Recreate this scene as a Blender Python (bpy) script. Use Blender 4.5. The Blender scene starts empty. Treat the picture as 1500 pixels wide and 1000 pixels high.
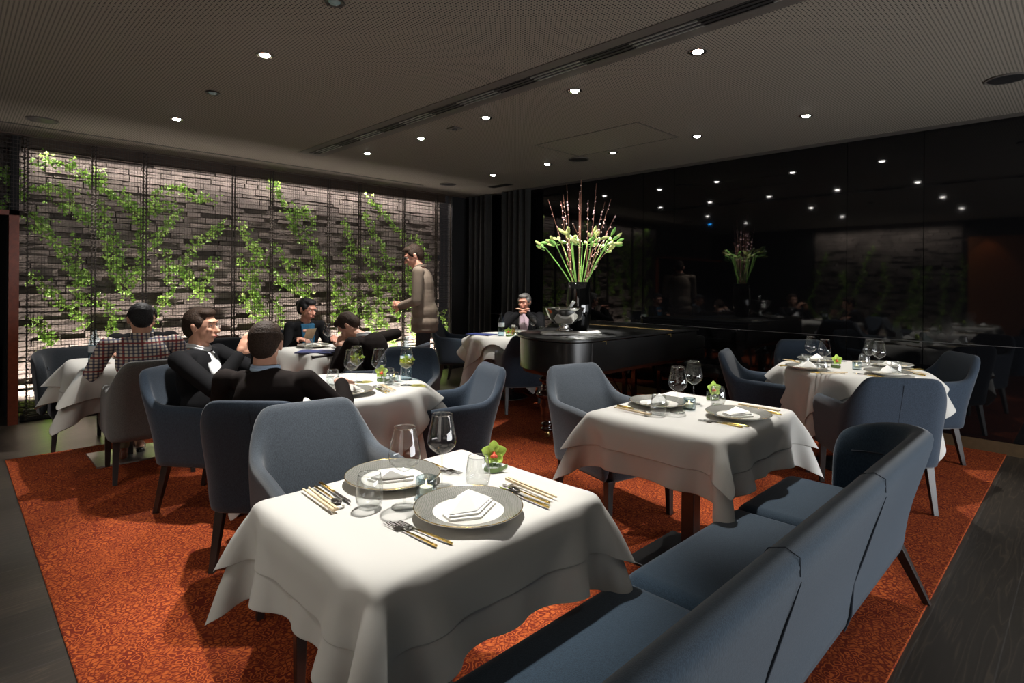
import bpy, bmesh, math, random
import numpy as np
from mathutils import Vector, Matrix, Quaternion
random.seed(7)
sc = bpy.context.scene
COL = sc.collection
PI = math.pi
CEIL = 2.76; WX = 6.19; WY = 7.2

# ------------------------------------------------------------------ materials
def newmat(name):
    m = bpy.data.materials.new(name); m.use_nodes = True
    nt = m.node_tree
    for n in list(nt.nodes): nt.nodes.remove(n)
    out = nt.nodes.new('ShaderNodeOutputMaterial')
    b = nt.nodes.new('ShaderNodeBsdfPrincipled')
    nt.links.new(b.outputs[0], out.inputs[0])
    return m, nt, b, out
def N(nt, t, **kw):
    n = nt.nodes.new('ShaderNode' + t)
    for k, v in kw.items():
        if k in n.inputs: n.inputs[k].default_value = v
        else: setattr(n, k, v)
    return n
def ramp(nt, stops):
    r = nt.nodes.new('ShaderNodeValToRGB')
    e = r.color_ramp.elements
    e[0].position, e[0].color = stops[0][0], (*stops[0][1], 1)
    e[1].position, e[1].color = stops[-1][0], (*stops[-1][1], 1)
    for p, c in stops[1:-1]:
        x = e.new(p); x.color = (*c, 1)
    return r
def simple(name, c, rough=.5, metal=0., spec=None, noise=0., nscale=30., bump=0., coat=0., emit=None, es=0., trans=0., sheen=0.):
    m, nt, b, out = newmat(name)
    b.inputs['Base Color'].default_value = (*c, 1)
    b.inputs['Roughness'].default_value = rough
    b.inputs['Metallic'].default_value = metal
    if spec is not None: b.inputs['Specular IOR Level'].default_value = spec
    if coat: b.inputs['Coat Weight'].default_value = coat; b.inputs['Coat Roughness'].default_value = .03
    if trans: b.inputs['Transmission Weight'].default_value = trans
    if sheen: b.inputs['Sheen Weight'].default_value = sheen; b.inputs['Sheen Roughness'].default_value = .4
    if emit: b.inputs['Emission Color'].default_value = (*emit, 1); b.inputs['Emission Strength'].default_value = es
    if noise or bump:
        tc = N(nt, 'TexCoord'); nz = N(nt, 'TexNoise', Scale=nscale, Detail=4.)
        nt.links.new(tc.outputs['Object'], nz.inputs['Vector'])
        if noise:
            r = ramp(nt, [(.3, tuple(x*(1-noise) for x in c)), (.7, tuple(min(1, x*(1+noise)) for x in c))])
            nt.links.new(nz.outputs[0], r.inputs[0]); nt.links.new(r.outputs[0], b.inputs['Base Color'])
        if bump:
            bp = N(nt, 'Bump', Strength=bump, Distance=.01)
            nt.links.new(nz.outputs[0], bp.inputs['Height']); nt.links.new(bp.outputs[0], b.inputs['Normal'])
    return m
def fabric(name, c, c2, scale=420.):
    m, nt, b, out = newmat(name)
    tc = N(nt, 'TexCoord')
    mp = N(nt, 'Mapping'); mp.inputs['Scale'].default_value = (1, 1, .25)
    nz = N(nt, 'TexNoise', Scale=scale, Detail=2.)
    n2 = N(nt, 'TexNoise', Scale=6., Detail=2.)
    r = ramp(nt, [(.35, c), (.65, c2)])
    nt.links.new(tc.outputs['Object'], mp.inputs[0]); nt.links.new(mp.outputs[0], nz.inputs['Vector'])
    nt.links.new(nz.outputs[0], r.inputs[0]); nt.links.new(r.outputs[0], b.inputs['Base Color'])
    bp = N(nt, 'Bump', Strength=.25, Distance=.002); nt.links.new(nz.outputs[0], bp.inputs['Height']); nt.links.new(bp.outputs[0], b.inputs['Normal'])
    b.inputs['Roughness'].default_value = .9; b.inputs['Specular IOR Level'].default_value = .2
    b.inputs['Sheen Weight'].default_value = .25; b.inputs['Sheen Roughness'].default_value = .5
    return m
M = {}
M['blue'] = fabric('blue upholstery', (.040, .049, .060), (.062, .074, .089))
M['sofa'] = fabric('slate blue sofa upholstery', (.011, .024, .040), (.023, .044, .068))
M['navy'] = fabric('dark blue upholstery', (.019, .030, .046), (.034, .050, .074))
M['grey'] = fabric('grey upholstery', (.085, .085, .083), (.13, .13, .127))
M['blackfab'] = fabric('black upholstery', (.012, .015, .02), (.022, .027, .033))
M['seam'] = simple('seam', (.012, .018, .028), .9)
M['darkwood'] = simple('dark stained wood', (.018, .012, .010), .32, noise=.4, nscale=12)
M['iron'] = simple('black powder coat', (.012, .012, .012), .38, noise=.2)
M['steel'] = simple('brushed steel', (.45, .45, .42), .3, metal=.9, noise=.1)
M['gold'] = simple('gold', (.83, .58, .18), .22, metal=1.)
M['silver'] = simple('silver', (.85, .85, .84), .12, metal=1.)
M['brass'] = simple('brass', (.7, .52, .22), .35, metal=1.)
M['porcelain'] = simple('porcelain', (.82, .80, .74), .18, coat=.5)
M['chop'] = simple('chopstick wood', (.72, .58, .38), .5, noise=.15, nscale=60)
M['wax'] = simple('wax', (.9, .88, .8), .4, emit=(1, .75, .4), es=.15)
M['flame'] = simple('flame', (1, .6, .2), .5, emit=(1, .55, .18), es=14)
M['menu'] = simple('menu cover', (.03, .045, .17), .45, noise=.1)
M['label'] = simple('bottle label', (.75, .82, .86), .5)
M['bluecap'] = simple('bottle cap', (.06, .25, .5), .4)
M['skin'] = simple('skin', (.52, .27, .18), .5, noise=.08, nscale=20)
M['skin2'] = simple('skin flushed', (.55, .26, .18), .5, noise=.1, nscale=20)
M['hairblk'] = simple('black hair', (.012, .011, .012), .6, spec=.25, noise=.4, nscale=120, bump=.5)
M['hairbrn'] = simple('dark brown hair', (.028, .016, .010), .7, spec=.2, noise=.4, nscale=120, bump=.5)
M['hairgry'] = simple('grey hair', (.16, .15, .14), .55, noise=.3, nscale=120, bump=.5)
M['suitblk'] = simple('black suit cloth', (.006, .006, .007), .9, spec=.15, noise=.25, nscale=9)
M['suitbrn'] = simple('brown black suit cloth', (.010, .0065, .0055), .9, spec=.15, noise=.25, nscale=9)
M['taupe'] = simple('taupe jacket cloth', (.17, .128, .094), .85, noise=.15, nscale=6)
M['trouser'] = simple('black trousers', (.012, .011, .012), .85, noise=.2)
M['khaki'] = simple('khaki trousers', (.17, .14, .085), .85, noise=.15)
M['white'] = simple('white shirt', (.62, .63, .64), .8)
M['pink'] = simple('pink lilac shirt', (.5, .36, .42), .8)
M['ltblue'] = simple('light blue shirt', (.38, .48, .62), .8)
M['teal'] = simple('teal top', (.005, .075, .15), .8)
M['shoe'] = simple('brown leather shoe', (.16, .045, .02), .25, coat=.4)
M['shoeblk'] = simple('black leather shoe', (.012, .012, .012), .25, coat=.4)
M['eyew'] = simple('eye white', (.7, .68, .65), .3)
M['eyed'] = simple('iris', (.02, .012, .008), .2)
M['lip'] = simple('lips', (.42, .14, .11), .5)
M['orchid'] = simple('green orchid petal', (.48, .68, .10), .5, noise=.12, nscale=40)
M['orchidc'] = simple('orchid lip', (.75, .10, .05), .5, noise=.4, nscale=140)
M['stemg'] = simple('green stem', (.22, .42, .09), .5, noise=.15)
M['bud'] = simple('lily bud', (.56, .62, .22), .45, noise=.25, nscale=30)
M['bud2'] = simple('green lily bud', (.18, .40, .08), .45, noise=.2, nscale=30)
M['twig'] = simple('cherry twig', (.22, .09, .06), .6, noise=.3, nscale=60)
M['blossom'] = simple('pink blossom', (.86, .58, .58), .6, noise=.15)
M['ribbon'] = simple('moss green paper ribbon', (.20, .30, .10), .6)
M['vine'] = simple('vine stem', (.10, .07, .03), .8)
M['lacquer'] = simple('black piano lacquer', (.008, .008, .0075), .3, noise=.0, coat=.0)
M['lacq2'] = simple('glossy black lacquer', (.004, .003, .003), .08, coat=.6)
M['mahog'] = simple('mahogany piano leg', (.022, .007, .005), .12, coat=.6, noise=.3, nscale=8)
M['leather'] = simple('black leather', (.008, .008, .009), .32, bump=.3, nscale=160)
M['vase'] = simple('black glazed vase', (.003, .003, .003), .04, coat=.5)
M['curtain'] = simple('black velvet curtain', (.012, .0115, .011), .9, noise=.2, sheen=.4)
M['blackwall'] = simple('black wall', (.003, .003, .0034), .8)
M['copper'] = simple('copper red door frame', (.20, .045, .02), .35, noise=.2)
M['kick'] = simple('bronze skirting', (.085, .055, .028), .35, metal=.3, noise=.1)
M['trimdark'] = simple('dark trim', (.01, .01, .01), .6)
M['alu'] = simple('aluminium blade', (.42, .42, .40), .35, metal=.6)
M['seamline'] = simple('panel joint', (.10, .10, .10), .5)
M['orange'] = simple('orange brown wall', (.25, .08, .02), .5, noise=.2)
M['greyframe'] = simple('ceiling frame', (.062, .055, .047), .6)
M['pushed'] = simple('lamp inner', (.25, .25, .25), .3, metal=.8)
M['lens'] = simple('lit lamp lens', (1, 1, 1), .5, emit=(1, .96, .9), es=55)
M['lensdim'] = simple('dim lamp lens', (.05, .055, .055), .15, emit=(.7, 1, .9), es=.03)
M['lensblue'] = simple('blue lamp lens', (.1, .5, 1), .2, emit=(.02, .35, 1), es=60)

def thin_glass(name, tint=(.955, .962, .962), edge=(.86, .88, .88), gl=1.):
    m, nt, b, out = newmat(name); nt.nodes.remove(b)
    tr = N(nt, 'BsdfTransparent'); g = N(nt, 'BsdfGlossy', Roughness=.015)
    g.inputs['Color'].default_value = (1, 1, 1, 1)
    lw = N(nt, 'LayerWeight', Blend=.5)
    r = ramp(nt, [(0., tint), (.62, tint), (.82, tuple(x*.94 for x in edge)), (1., tuple(x*.35 for x in edge))])
    nt.links.new(lw.outputs['Facing'], r.inputs[0]); nt.links.new(r.outputs[0], tr.inputs['Color'])
    pw = N(nt, 'Math', operation='POWER'); pw.inputs[1].default_value = 3.2; nt.links.new(lw.outputs['Facing'], pw.inputs[0])
    fr = N(nt, 'Math', operation='MULTIPLY_ADD'); fr.inputs[1].default_value = .75; fr.inputs[2].default_value = .06; nt.links.new(pw.outputs[0], fr.inputs[0])
    mx = N(nt, 'MixShader')
    nt.links.new(fr.outputs[0], mx.inputs[0]); nt.links.new(tr.outputs[0], mx.inputs[1]); nt.links.new(g.outputs[0], mx.inputs[2])
    nt.links.new(mx.outputs[0], out.inputs[0])
    return m
M['glass'] = thin_glass('clear glass')
M['cglass'] = thin_glass('smoky blue glass', (.70, .78, .81), (.32, .41, .46))
M['bglass'] = thin_glass('pale blue bottle glass', (.72, .84, .90), (.25, .42, .55))
M['fglass'] = thin_glass('flower glass', (.93, .96, .93), (.55, .66, .6))
M['water'] = thin_glass('water', (.93, .96, .97), (.7, .8, .85))
M['drink'] = thin_glass('yellow drink', (.88, .84, .35), (.55, .55, .12))
M['beer'] = thin_glass('beer', (.85, .62, .15), (.5, .3, .05))

def cloth_mat():
    m, nt, b, out = newmat('white linen')
    b.inputs['Base Color'].default_value = (.68, .665, .625, 1); b.inputs['Roughness'].default_value = .85
    b.inputs['Specular IOR Level'].default_value = .15
    tc = N(nt, 'TexCoord'); nz = N(nt, 'TexNoise', Scale=900., Detail=1.); n2 = N(nt, 'TexNoise', Scale=5., Detail=2.)
    nt.links.new(tc.outputs['Object'], nz.inputs['Vector']); nt.links.new(tc.outputs['Object'], n2.inputs['Vector'])
    b1 = N(nt, 'Bump', Strength=.08, Distance=.001); b2 = N(nt, 'Bump', Strength=.25, Distance=.012)
    nt.links.new(nz.outputs[0], b1.inputs['Height']); nt.links.new(n2.outputs[0], b2.inputs['Height'])
    nt.links.new(b1.outputs[0], b2.inputs['Normal']); nt.links.new(b2.outputs[0], b.inputs['Normal'])
    tl = N(nt, 'BsdfTranslucent'); tl.inputs['Color'].default_value = (.62, .60, .55, 1)
    mx = N(nt, 'MixShader'); mx.inputs[0].default_value = .22
    nt.links.new(b.outputs[0], mx.inputs[1]); nt.links.new(tl.outputs[0], mx.inputs[2]); nt.links.new(mx.outputs[0], out.inputs[0])
    return m
M['cloth'] = cloth_mat()
M['napkin'] = simple('napkin linen', (.80, .79, .75), .85, bump=.1, nscale=500)

def rim_mat():   # grey green woven relief on the plate rim
    m, nt, b, out = newmat('grey green plate rim')
    tc = N(nt, 'TexCoord'); mp = N(nt, 'Mapping'); mp.inputs['Scale'].default_value = (260, 260, 260)
    ck = N(nt, 'TexChecker', Scale=1.)
    ck.inputs['Color1'].default_value = (.185, .185, .165, 1); ck.inputs['Color2'].default_value = (.30, .295, .265, 1)
    nt.links.new(tc.outputs['Object'], mp.inputs[0]); nt.links.new(mp.outputs[0], ck.inputs['Vector']); nt.links.new(ck.outputs[0], b.inputs['Base Color'])
    b.inputs['Roughness'].default_value = .22; b.inputs['Metallic'].default_value = .25
    return m
M['rim'] = rim_mat()

def carpet_mat():
    m, nt, b, out = newmat('orange patterned carpet')
    tc = N(nt, 'TexCoord')
    wn = N(nt, 'TexNoise', Scale=11., Detail=3.)
    nt.links.new(tc.outputs['Object'], wn.inputs['Vector'])
    mixv = N(nt, 'Mix', data_type='VECTOR'); mixv.inputs['Factor'].default_value = .055
    nt.links.new(tc.outputs['Object'], mixv.inputs[4]); nt.links.new(wn.outputs['Color'], mixv.inputs[5])
    vo = N(nt, 'TexVoronoi', feature='DISTANCE_TO_EDGE', Scale=52.)
    nt.links.new(mixv.outputs[1], vo.inputs['Vector'])
    v2 = N(nt, 'TexVoronoi', feature='F1', Scale=30.)
    nt.links.new(mixv.outputs[1], v2.inputs['Vector'])
    s = N(nt, 'Math', operation='SINE'); mu = N(nt, 'Math', operation='MULTIPLY'); mu.inputs[1].default_value = 22.
    nt.links.new(v2.outputs['Distance'], mu.inputs[0]); nt.links.new(mu.outputs[0], s.inputs[0])
    r2 = ramp(nt, [(.35, (0, 0, 0)), (.6, (1, 1, 1))]); nt.links.new(s.outputs[0], r2.inputs[0])
    r1 = ramp(nt, [(.06, (0, 0, 0)), (.2, (1, 1, 1))]); nt.links.new(vo.outputs[0], r1.inputs[0])
    n3 = N(nt, 'TexNoise', Scale=7., Detail=3.); nt.links.new(tc.outputs['Object'], n3.inputs['Vector'])
    r3 = ramp(nt, [(.4, (0, 0, 0)), (.6, (1, 1, 1))]); nt.links.new(n3.outputs[0], r3.inputs[0])
    mx = N(nt, 'Mix', data_type='RGBA'); nt.links.new(r3.outputs[0], mx.inputs[0]); nt.links.new(r1.outputs[0], mx.inputs[6]); nt.links.new(r2.outputs[0], mx.inputs[7])
    cm = N(nt, 'Mix', data_type='RGBA'); nt.links.new(mx.outputs[2], cm.inputs[0])
    cm.inputs[6].default_value = (.13, .018, .009, 1); cm.inputs[7].default_value = (.38, .085, .020, 1)
    nt.links.new(cm.outputs[2], b.inputs['Base Color'])
    fn = N(nt, 'TexNoise', Scale=500., Detail=2.); nt.links.new(tc.outputs['Object'], fn.inputs['Vector'])
    bp = N(nt, 'Bump', Strength=.5, Distance=.004); nt.links.new(fn.outputs[0], bp.inputs['Height']); nt.links.new(bp.outputs[0], b.inputs['Normal'])
    b.inputs['Roughness'].default_value = .95; b.inputs['Specular IOR Level'].default_value = .1
    return m
M['carpet'] = carpet_mat()

def floor_mat():
    m, nt, b, out = newmat('dark smoked oak planks')
    tc = N(nt, 'TexCoord')
    br = N(nt, 'TexBrick', Scale=1.); br.offset = .5
    br.inputs['Brick Width'].default_value = 2.2; br.inputs['Row Height'].default_value = .24; br.inputs['Mortar Size'].default_value = .0022
    br.inputs['Color1'].default_value = (.028, .023, .018, 1); br.inputs['Color2'].default_value = (.046, .036, .027, 1); br.inputs['Mortar'].default_value = (.05, .045, .04, 1)
    nt.links.new(tc.outputs['Object'], br.inputs['Vector'])
    mp = N(nt, 'Mapping'); mp.inputs['Scale'].default_value = (.55, 8, 1)
    nt.links.new(tc.outputs['Object'], mp.inputs[0])
    nz = N(nt, 'TexNoise', Scale=1.6, Detail=2.); nt.links.new(mp.outputs[0], nz.inputs['Vector'])
    mu = N(nt, 'Math', operation='MULTIPLY'); mu.inputs[1].default_value = 62.; s = N(nt, 'Math', operation='SINE')
    nt.links.new(nz.outputs[0], mu.inputs[0]); nt.links.new(mu.outputs[0], s.inputs[0])
    r = ramp(nt, [(.0, (.85, .85, .85)), (.9, (1, 1, 1)), (1., (1.6, 1.52, 1.4))]); nt.links.new(s.outputs[0], r.inputs[0])
    mx = N(nt, 'Mix', data_type='RGBA', blend_type='MULTIPLY'); mx.inputs[0].default_value = 1.
    nt.links.new(br.outputs[0], mx.inputs[6]); nt.links.new(r.outputs[0], mx.inputs[7]); nt.links.new(mx.outputs[2], b.inputs['Base Color'])
    bp = N(nt, 'Bump', Strength=.05, Distance=.001); nt.links.new(s.outputs[0], bp.inputs['Height']); nt.links.new(bp.outputs[0], b.inputs['Normal'])
    b.inputs['Roughness'].default_value = .42; b.inputs['Specular IOR Level'].default_value = .4
    return m
M['floor'] = floor_mat()

def ceiling_mat():
    m, nt, b, out = newmat('perforated taupe ceiling board')
    tc = N(nt, 'TexCoord'); sx = N(nt, 'SeparateXYZ'); nt.links.new(tc.outputs['Object'], sx.inputs[0])
    def fr(o, off):
        a = N(nt, 'Math', operation='MULTIPLY_ADD'); a.inputs[1].default_value = 1/.019; a.inputs[2].default_value = off
        nt.links.new(o, a.inputs[0]); f = N(nt, 'Math', operation='FRACT'); nt.links.new(a.outputs[0], f.inputs[0])
        s = N(nt, 'Math', operation='SUBTRACT'); s.inputs[1].default_value = .5; nt.links.new(f.outputs[0], s.inputs[0])
        p = N(nt, 'Math', operation='MULTIPLY'); nt.links.new(s.outputs[0], p.inputs[0]); nt.links.new(s.outputs[0], p.inputs[1])
        return p
    outs = []
    ax, ay = fr(sx.outputs[0], 100.), fr(sx.outputs[1], 100.)
    a = N(nt, 'Math', operation='ADD'); nt.links.new(ax.outputs[0], a.inputs[0]); nt.links.new(ay.outputs[0], a.inputs[1])
    lt = N(nt, 'Math', operation='LESS_THAN'); lt.inputs[1].default_value = .062; nt.links.new(a.outputs[0], lt.inputs[0])
    mx = N(nt, 'Mix', data_type='RGBA'); nt.links.new(lt.outputs[0], mx.inputs[0])
    mx.inputs[6].default_value = (.185, .165, .135, 1); mx.inputs[7].default_value = (.006, .006, .005, 1)
    nt.links.new(mx.outputs[2], b.inputs['Base Color'])
    b.inputs['Roughness'].default_value = .7; b.inputs['Specular IOR Level'].default_value = .2
    return m
M['ceiling'] = ceiling_mat()

def brick_mat():
    m, nt, b, out = newmat('dark slate brick')
    tc = N(nt, 'TexCoord'); nz = N(nt, 'TexNoise', Scale=3.5, Detail=6.); n2 = N(nt, 'TexNoise', Scale=45., Detail=4.)
    nt.links.new(tc.outputs['Object'], nz.inputs['Vector']); nt.links.new(tc.outputs['Object'], n2.inputs['Vector'])
    r = ramp(nt, [(.3, (.058, .047, .041)), (.55, (.11, .09, .079)), (.75, (.18, .15, .134))]); nt.links.new(nz.outputs[0], r.inputs[0])
    nt.links.new(r.outputs[0], b.inputs['Base Color'])
    bp = N(nt, 'Bump', Strength=.6, Distance=.01); nt.links.new(n2.outputs[0], bp.inputs['Height']); nt.links.new(bp.outputs[0], b.inputs['Normal'])
    b.inputs['Roughness'].default_value = .8
    return m
M['brick'] = brick_mat()
def leaf_mat():
    m, nt, b, out = newmat('ivy leaf')
    tc = N(nt, 'TexCoord'); nz = N(nt, 'TexNoise', Scale=14., Detail=3.); nt.links.new(tc.outputs['Object'], nz.inputs['Vector'])
    r = ramp(nt, [(.3, (.10, .22, .03)), (.5, (.22, .42, .06)), (.7, (.48, .66, .18))]); nt.links.new(nz.outputs[0], r.inputs[0])
    nt.links.new(r.outputs[0], b.inputs['Base Color']); b.inputs['Roughness'].default_value = .35
    tl = N(nt, 'BsdfTranslucent'); nt.links.new(r.outputs[0], tl.inputs['Color'])
    mx = N(nt, 'MixShader'); mx.inputs[0].default_value = .35
    nt.links.new(b.outputs[0], mx.inputs[1]); nt.links.new(tl.outputs[0], mx.inputs[2]); nt.links.new(mx.outputs[0], out.inputs[0])
    return m
M['leaf'] = leaf_mat()
M['mesh'] = simple('brown wire mesh', (.035, .026, .02), .45, metal=.5)
M['meshrail'] = simple('rusty brown rail', (.05, .028, .016), .6)
def panel_mat():
    m, nt, b, out = newmat('black back-painted glass')
    b.inputs['Base Color'].default_value = (.0035, .0035, .004, 1); b.inputs['Roughness'].default_value = .035
    b.inputs['IOR'].default_value = 1.5
    return m
M['panel'] = panel_mat()
def plaid_mat():
    m, nt, b, out = newmat('red and navy checked shirt')
    tc = N(nt, 'TexCoord'); sx = N(nt, 'SeparateXYZ'); nt.links.new(tc.outputs['Object'], sx.inputs[0])
    def stripe(o, k, off, lo):
        a = N(nt, 'Math', operation='MULTIPLY_ADD'); a.inputs[1].default_value = k; a.inputs[2].default_value = off; nt.links.new(o, a.inputs[0])
        f = N(nt, 'Math', operation='FRACT'); nt.links.new(a.outputs[0], f.inputs[0])
        l = N(nt, 'Math', operation='LESS_THAN'); l.inputs[1].default_value = lo; nt.links.new(f.outputs[0], l.inputs[0]); return l
    cur = None
    def over(prev, fac, col):
        mx = N(nt, 'Mix', data_type='RGBA'); mu = N(nt, 'Math', operation='MULTIPLY'); mu.inputs[1].default_value = .82
        nt.links.new(fac.outputs[0], mu.inputs[0]); nt.links.new(mu.outputs[0], mx.inputs[0])
        if prev is None: mx.inputs[6].default_value = (.62, .55, .45, 1)
        else: nt.links.new(prev.outputs[2], mx.inputs[6])
        mx.inputs[7].default_value = (*col, 1); return mx
    red, navy = (.26, .03, .025), (.03, .035, .09)
    cur = over(cur, stripe(sx.outputs[0], 36., 10., .42), navy)
    cur = over(cur, stripe(sx.outputs[0], 36/4., 10.28, .11), red)
    cur = over(cur, stripe(sx.outputs[2], 42., 10., .4), navy)
    cur = over(cur, stripe(sx.outputs[2], 42/4., 10.28, .11), red)
    nt.links.new(cur.outputs[2], b.inputs['Base Color']); b.inputs['Roughness'].default_value = .85
    return m
M['plaid'] = plaid_mat()

# ------------------------------------------------------------------ object helpers
def setp(o, label=None, cat=None, group=None, kind=None):
    if label: o['label'] = label
    if cat: o['category'] = cat
    if group: o['group'] = group
    if kind: o['kind'] = kind
    return o
def thing(name, label, cat, loc=(0, 0, 0), rz=0., group=None):
    o = bpy.data.objects.new(name, None); COL.objects.link(o)
    o.empty_display_size = .05
    o.location = loc; o.rotation_euler = (0, 0, rz)
    return setp(o, label, cat, group)
def dup(root, loc=None, rz=None, label=None, group=None):
    r = root.copy(); COL.objects.link(r)
    if loc is not None: r.location = loc
    if rz is not None: r.rotation_euler = (0, 0, rz)
    if label: r['label'] = label
    if group: r['group'] = group
    for ch in list(root.children):
        c = ch.copy(); COL.objects.link(c); c.parent = r
        for g in list(ch.children):
            d = g.copy(); COL.objects.link(d); d.parent = c
    return r
class MB:
    def __init__(s): s.v = []; s.f = []
    def add(s, vs, fs):
        o = len(s.v); s.v += [tuple(v) for v in vs]; s.f += [tuple(i+o for i in f) for f in fs]; return s
    def box(s, x0, x1, y0, y1, z0, z1):
        return s.add([(x0,y0,z0),(x1,y0,z0),(x1,y1,z0),(x0,y1,z0),(x0,y0,z1),(x1,y0,z1),(x1,y1,z1),(x0,y1,z1)],
                     [(3,2,1,0),(4,5,6,7),(0,1,5,4),(1,2,6,5),(2,3,7,6),(3,0,4,7)])
    def rbox(s, x0, x1, y0, y1, z0, z1, r=.02, seg=3):
        bm = bmesh.new(); bmesh.ops.create_cube(bm, size=1)
        for v in bm.verts:
            v.co = Vector(((x0+x1)/2+v.co.x*(x1-x0), (y0+y1)/2+v.co.y*(y1-y0), (z0+z1)/2+v.co.z*(z1-z0)))
        bmesh.ops.bevel(bm, geom=list(bm.edges), offset=r, segments=seg, profile=.5, affect='EDGES')
        bm.verts.index_update()
        s.add([v.co for v in bm.verts], [[v.index for v in f.verts] for f in bm.faces]); bm.free(); return s
    def frust(s, p0, p1, w0, w1):   # square taper leg, w = (wx, wy) half widths
        a = [(p0[0]+sx*w0[0], p0[1]+sy*w0[1], p0[2]) for sx, sy in ((-1,-1),(1,-1),(1,1),(-1,1))]
        b = [(p1[0]+sx*w1[0], p1[1]+sy*w1[1], p1[2]) for sx, sy in ((-1,-1),(1,-1),(1,1),(-1,1))]
        return s.add(a+b, [(0,1,2,3)[::-1],(4,5,6,7),(0,1,5,4),(1,2,6,5),(2,3,7,6),(3,0,4,7)])
    def tube(s, pts, rad, n=8, cap=True):
        pts = [Vector(p) for p in pts]; m = len(pts)
        if not hasattr(rad, '__len__'): rad = [rad]*m
        vs = []; prev = None
        for i, p in enumerate(pts):
            t = (pts[min(i+1, m-1)] - pts[max(i-1, 0)])
            t = t.normalized() if t.length > 1e-9 else Vector((0,0,1))
            if prev is None: a = t.orthogonal().normalized()
            else:
                a = prev - t*prev.dot(t); a = a.normalized() if a.length > 1e-6 else t.orthogonal().normalized()
            prev = a; b = t.cross(a)
            for k in range(n):
                th = 2*PI*k/n; vs.append(p + (a*math.cos(th)+b*math.sin(th))*rad[i])
        fs = [(i*n+k, i*n+(k+1)%n, (i+1)*n+(k+1)%n, (i+1)*n+k) for i in range(m-1) for k in range(n)]
        if cap: fs += [tuple(range(n))[::-1], tuple(range((m-1)*n, m*n))]
        return s.add(vs, fs)
    def lathe(s, prof, n=28, c=(0,0,0)):
        vs = []; fs = []; m = len(prof)
        for r, z in prof:
            for k in range(n):
                th = 2*PI*k/n; vs.append((c[0]+max(r, 1e-5)*math.cos(th), c[1]+max(r, 1e-5)*math.sin(th), c[2]+z))
        for i in range(m-1):
            for k in range(n): fs.append((i*n+k, i*n+(k+1)%n, (i+1)*n+(k+1)%n, (i+1)*n+k))
        return s.add(vs, fs)
    def ell(s, c, r, rot=None, u=14, w=9):
        c = Vector(c); vs = []; fs = []
        if not hasattr(r, '__len__'): r = (r, r, r)
        for i in range(w+1):
            ph = PI*i/w
            for k in range(u):
                th = 2*PI*k/u
                p = Vector((r[0]*max(math.sin(ph), 1e-3)*math.cos(th), r[1]*max(math.sin(ph), 1e-3)*math.sin(th), r[2]*math.cos(ph)))
                if rot is not None: p = rot @ p
                vs.append(c+p)
        for i in range(w):
            for k in range(u): fs.append((i*u+k, (i+1)*u+k, (i+1)*u+(k+1)%u, i*u+(k+1)%u))
        fs += [tuple(range(u)), tuple(range(w*u, w*u+u))[::-1]]
        return s.add(vs, fs)
    def cap(s, p0, p1, r0, r1):   # tapered capsule
        p0, p1 = Vector(p0), Vector(p1); d = p1-p0; L = d.length
        if L < 1e-6: return s.ell(p0, r0)
        t = d/L; pts = []; rs = []
        for a in (-80, -55, -30, -10): pts.append(p0+t*r0*math.sin(math.radians(a))); rs.append(r0*math.cos(math.radians(a)))
        for a in (10, 30, 55, 80): pts.append(p1+t*r1*math.sin(math.radians(a))); rs.append(r1*math.cos(math.radians(a)))
        return s.tube(pts, rs, n=14)
    def mesh(s, name):
        me = bpy.data.meshes.new(name); me.from_pydata(s.v, [], s.f); me.update(); return me
    def build(s, name, mat, parent=None, smooth=False, sub=0, loc=None, rz=0., bev=0., sol=0.):
        me = s.mesh(name); me.materials.append(mat)
        bm = bmesh.new(); bm.from_mesh(me); bmesh.ops.recalc_face_normals(bm, faces=list(bm.faces)); bm.to_mesh(me); bm.free()
        o = bpy.data.objects.new(name, me); COL.objects.link(o)
        if parent: o.parent = parent
        if loc is not None: o.location = loc
        o.rotation_euler = (0, 0, rz)
        if smooth:
            me.polygons.foreach_set('use_smooth', [True]*len(me.polygons))
            if smooth == 2:
                try: me.set_sharp_from_angle(angle=math.radians(40))
                except Exception: pass
        if bev:
            b = o.modifiers.new('bevel', 'BEVEL'); b.width = bev; b.segments = 2; b.limit_method = 'ANGLE'
        if sol:
            d = o.modifiers.new('solid', 'SOLIDIFY'); d.thickness = sol; d.offset = 0
        if sub:
            d = o.modifiers.new('sub', 'SUBSURF'); d.levels = sub; d.render_levels = sub
        return o
def B(*a): return MB().box(*a)
def struct(name, mb, mat, **k): return setp(mb.build(name, mat, **k), kind='structure')
def blob(name, mb, mat, parent, voxel=.008, it=5):
    o = mb.build(name, mat)
    r = o.modifiers.new('r', 'REMESH'); r.mode = 'VOXEL'; r.voxel_size = voxel; r.use_smooth_shade = True
    s = o.modifiers.new('s', 'SMOOTH'); s.factor = .5; s.iterations = it
    dg = bpy.context.evaluated_depsgraph_get(); dg.update()
    me = bpy.data.meshes.new_from_object(o.evaluated_get(dg))
    o.modifiers.clear(); o.data = me
    if not me.materials: me.materials.append(mat)
    me.polygons.foreach_set('use_smooth', [True]*len(me.polygons))
    o.parent = parent
    return o
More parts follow.
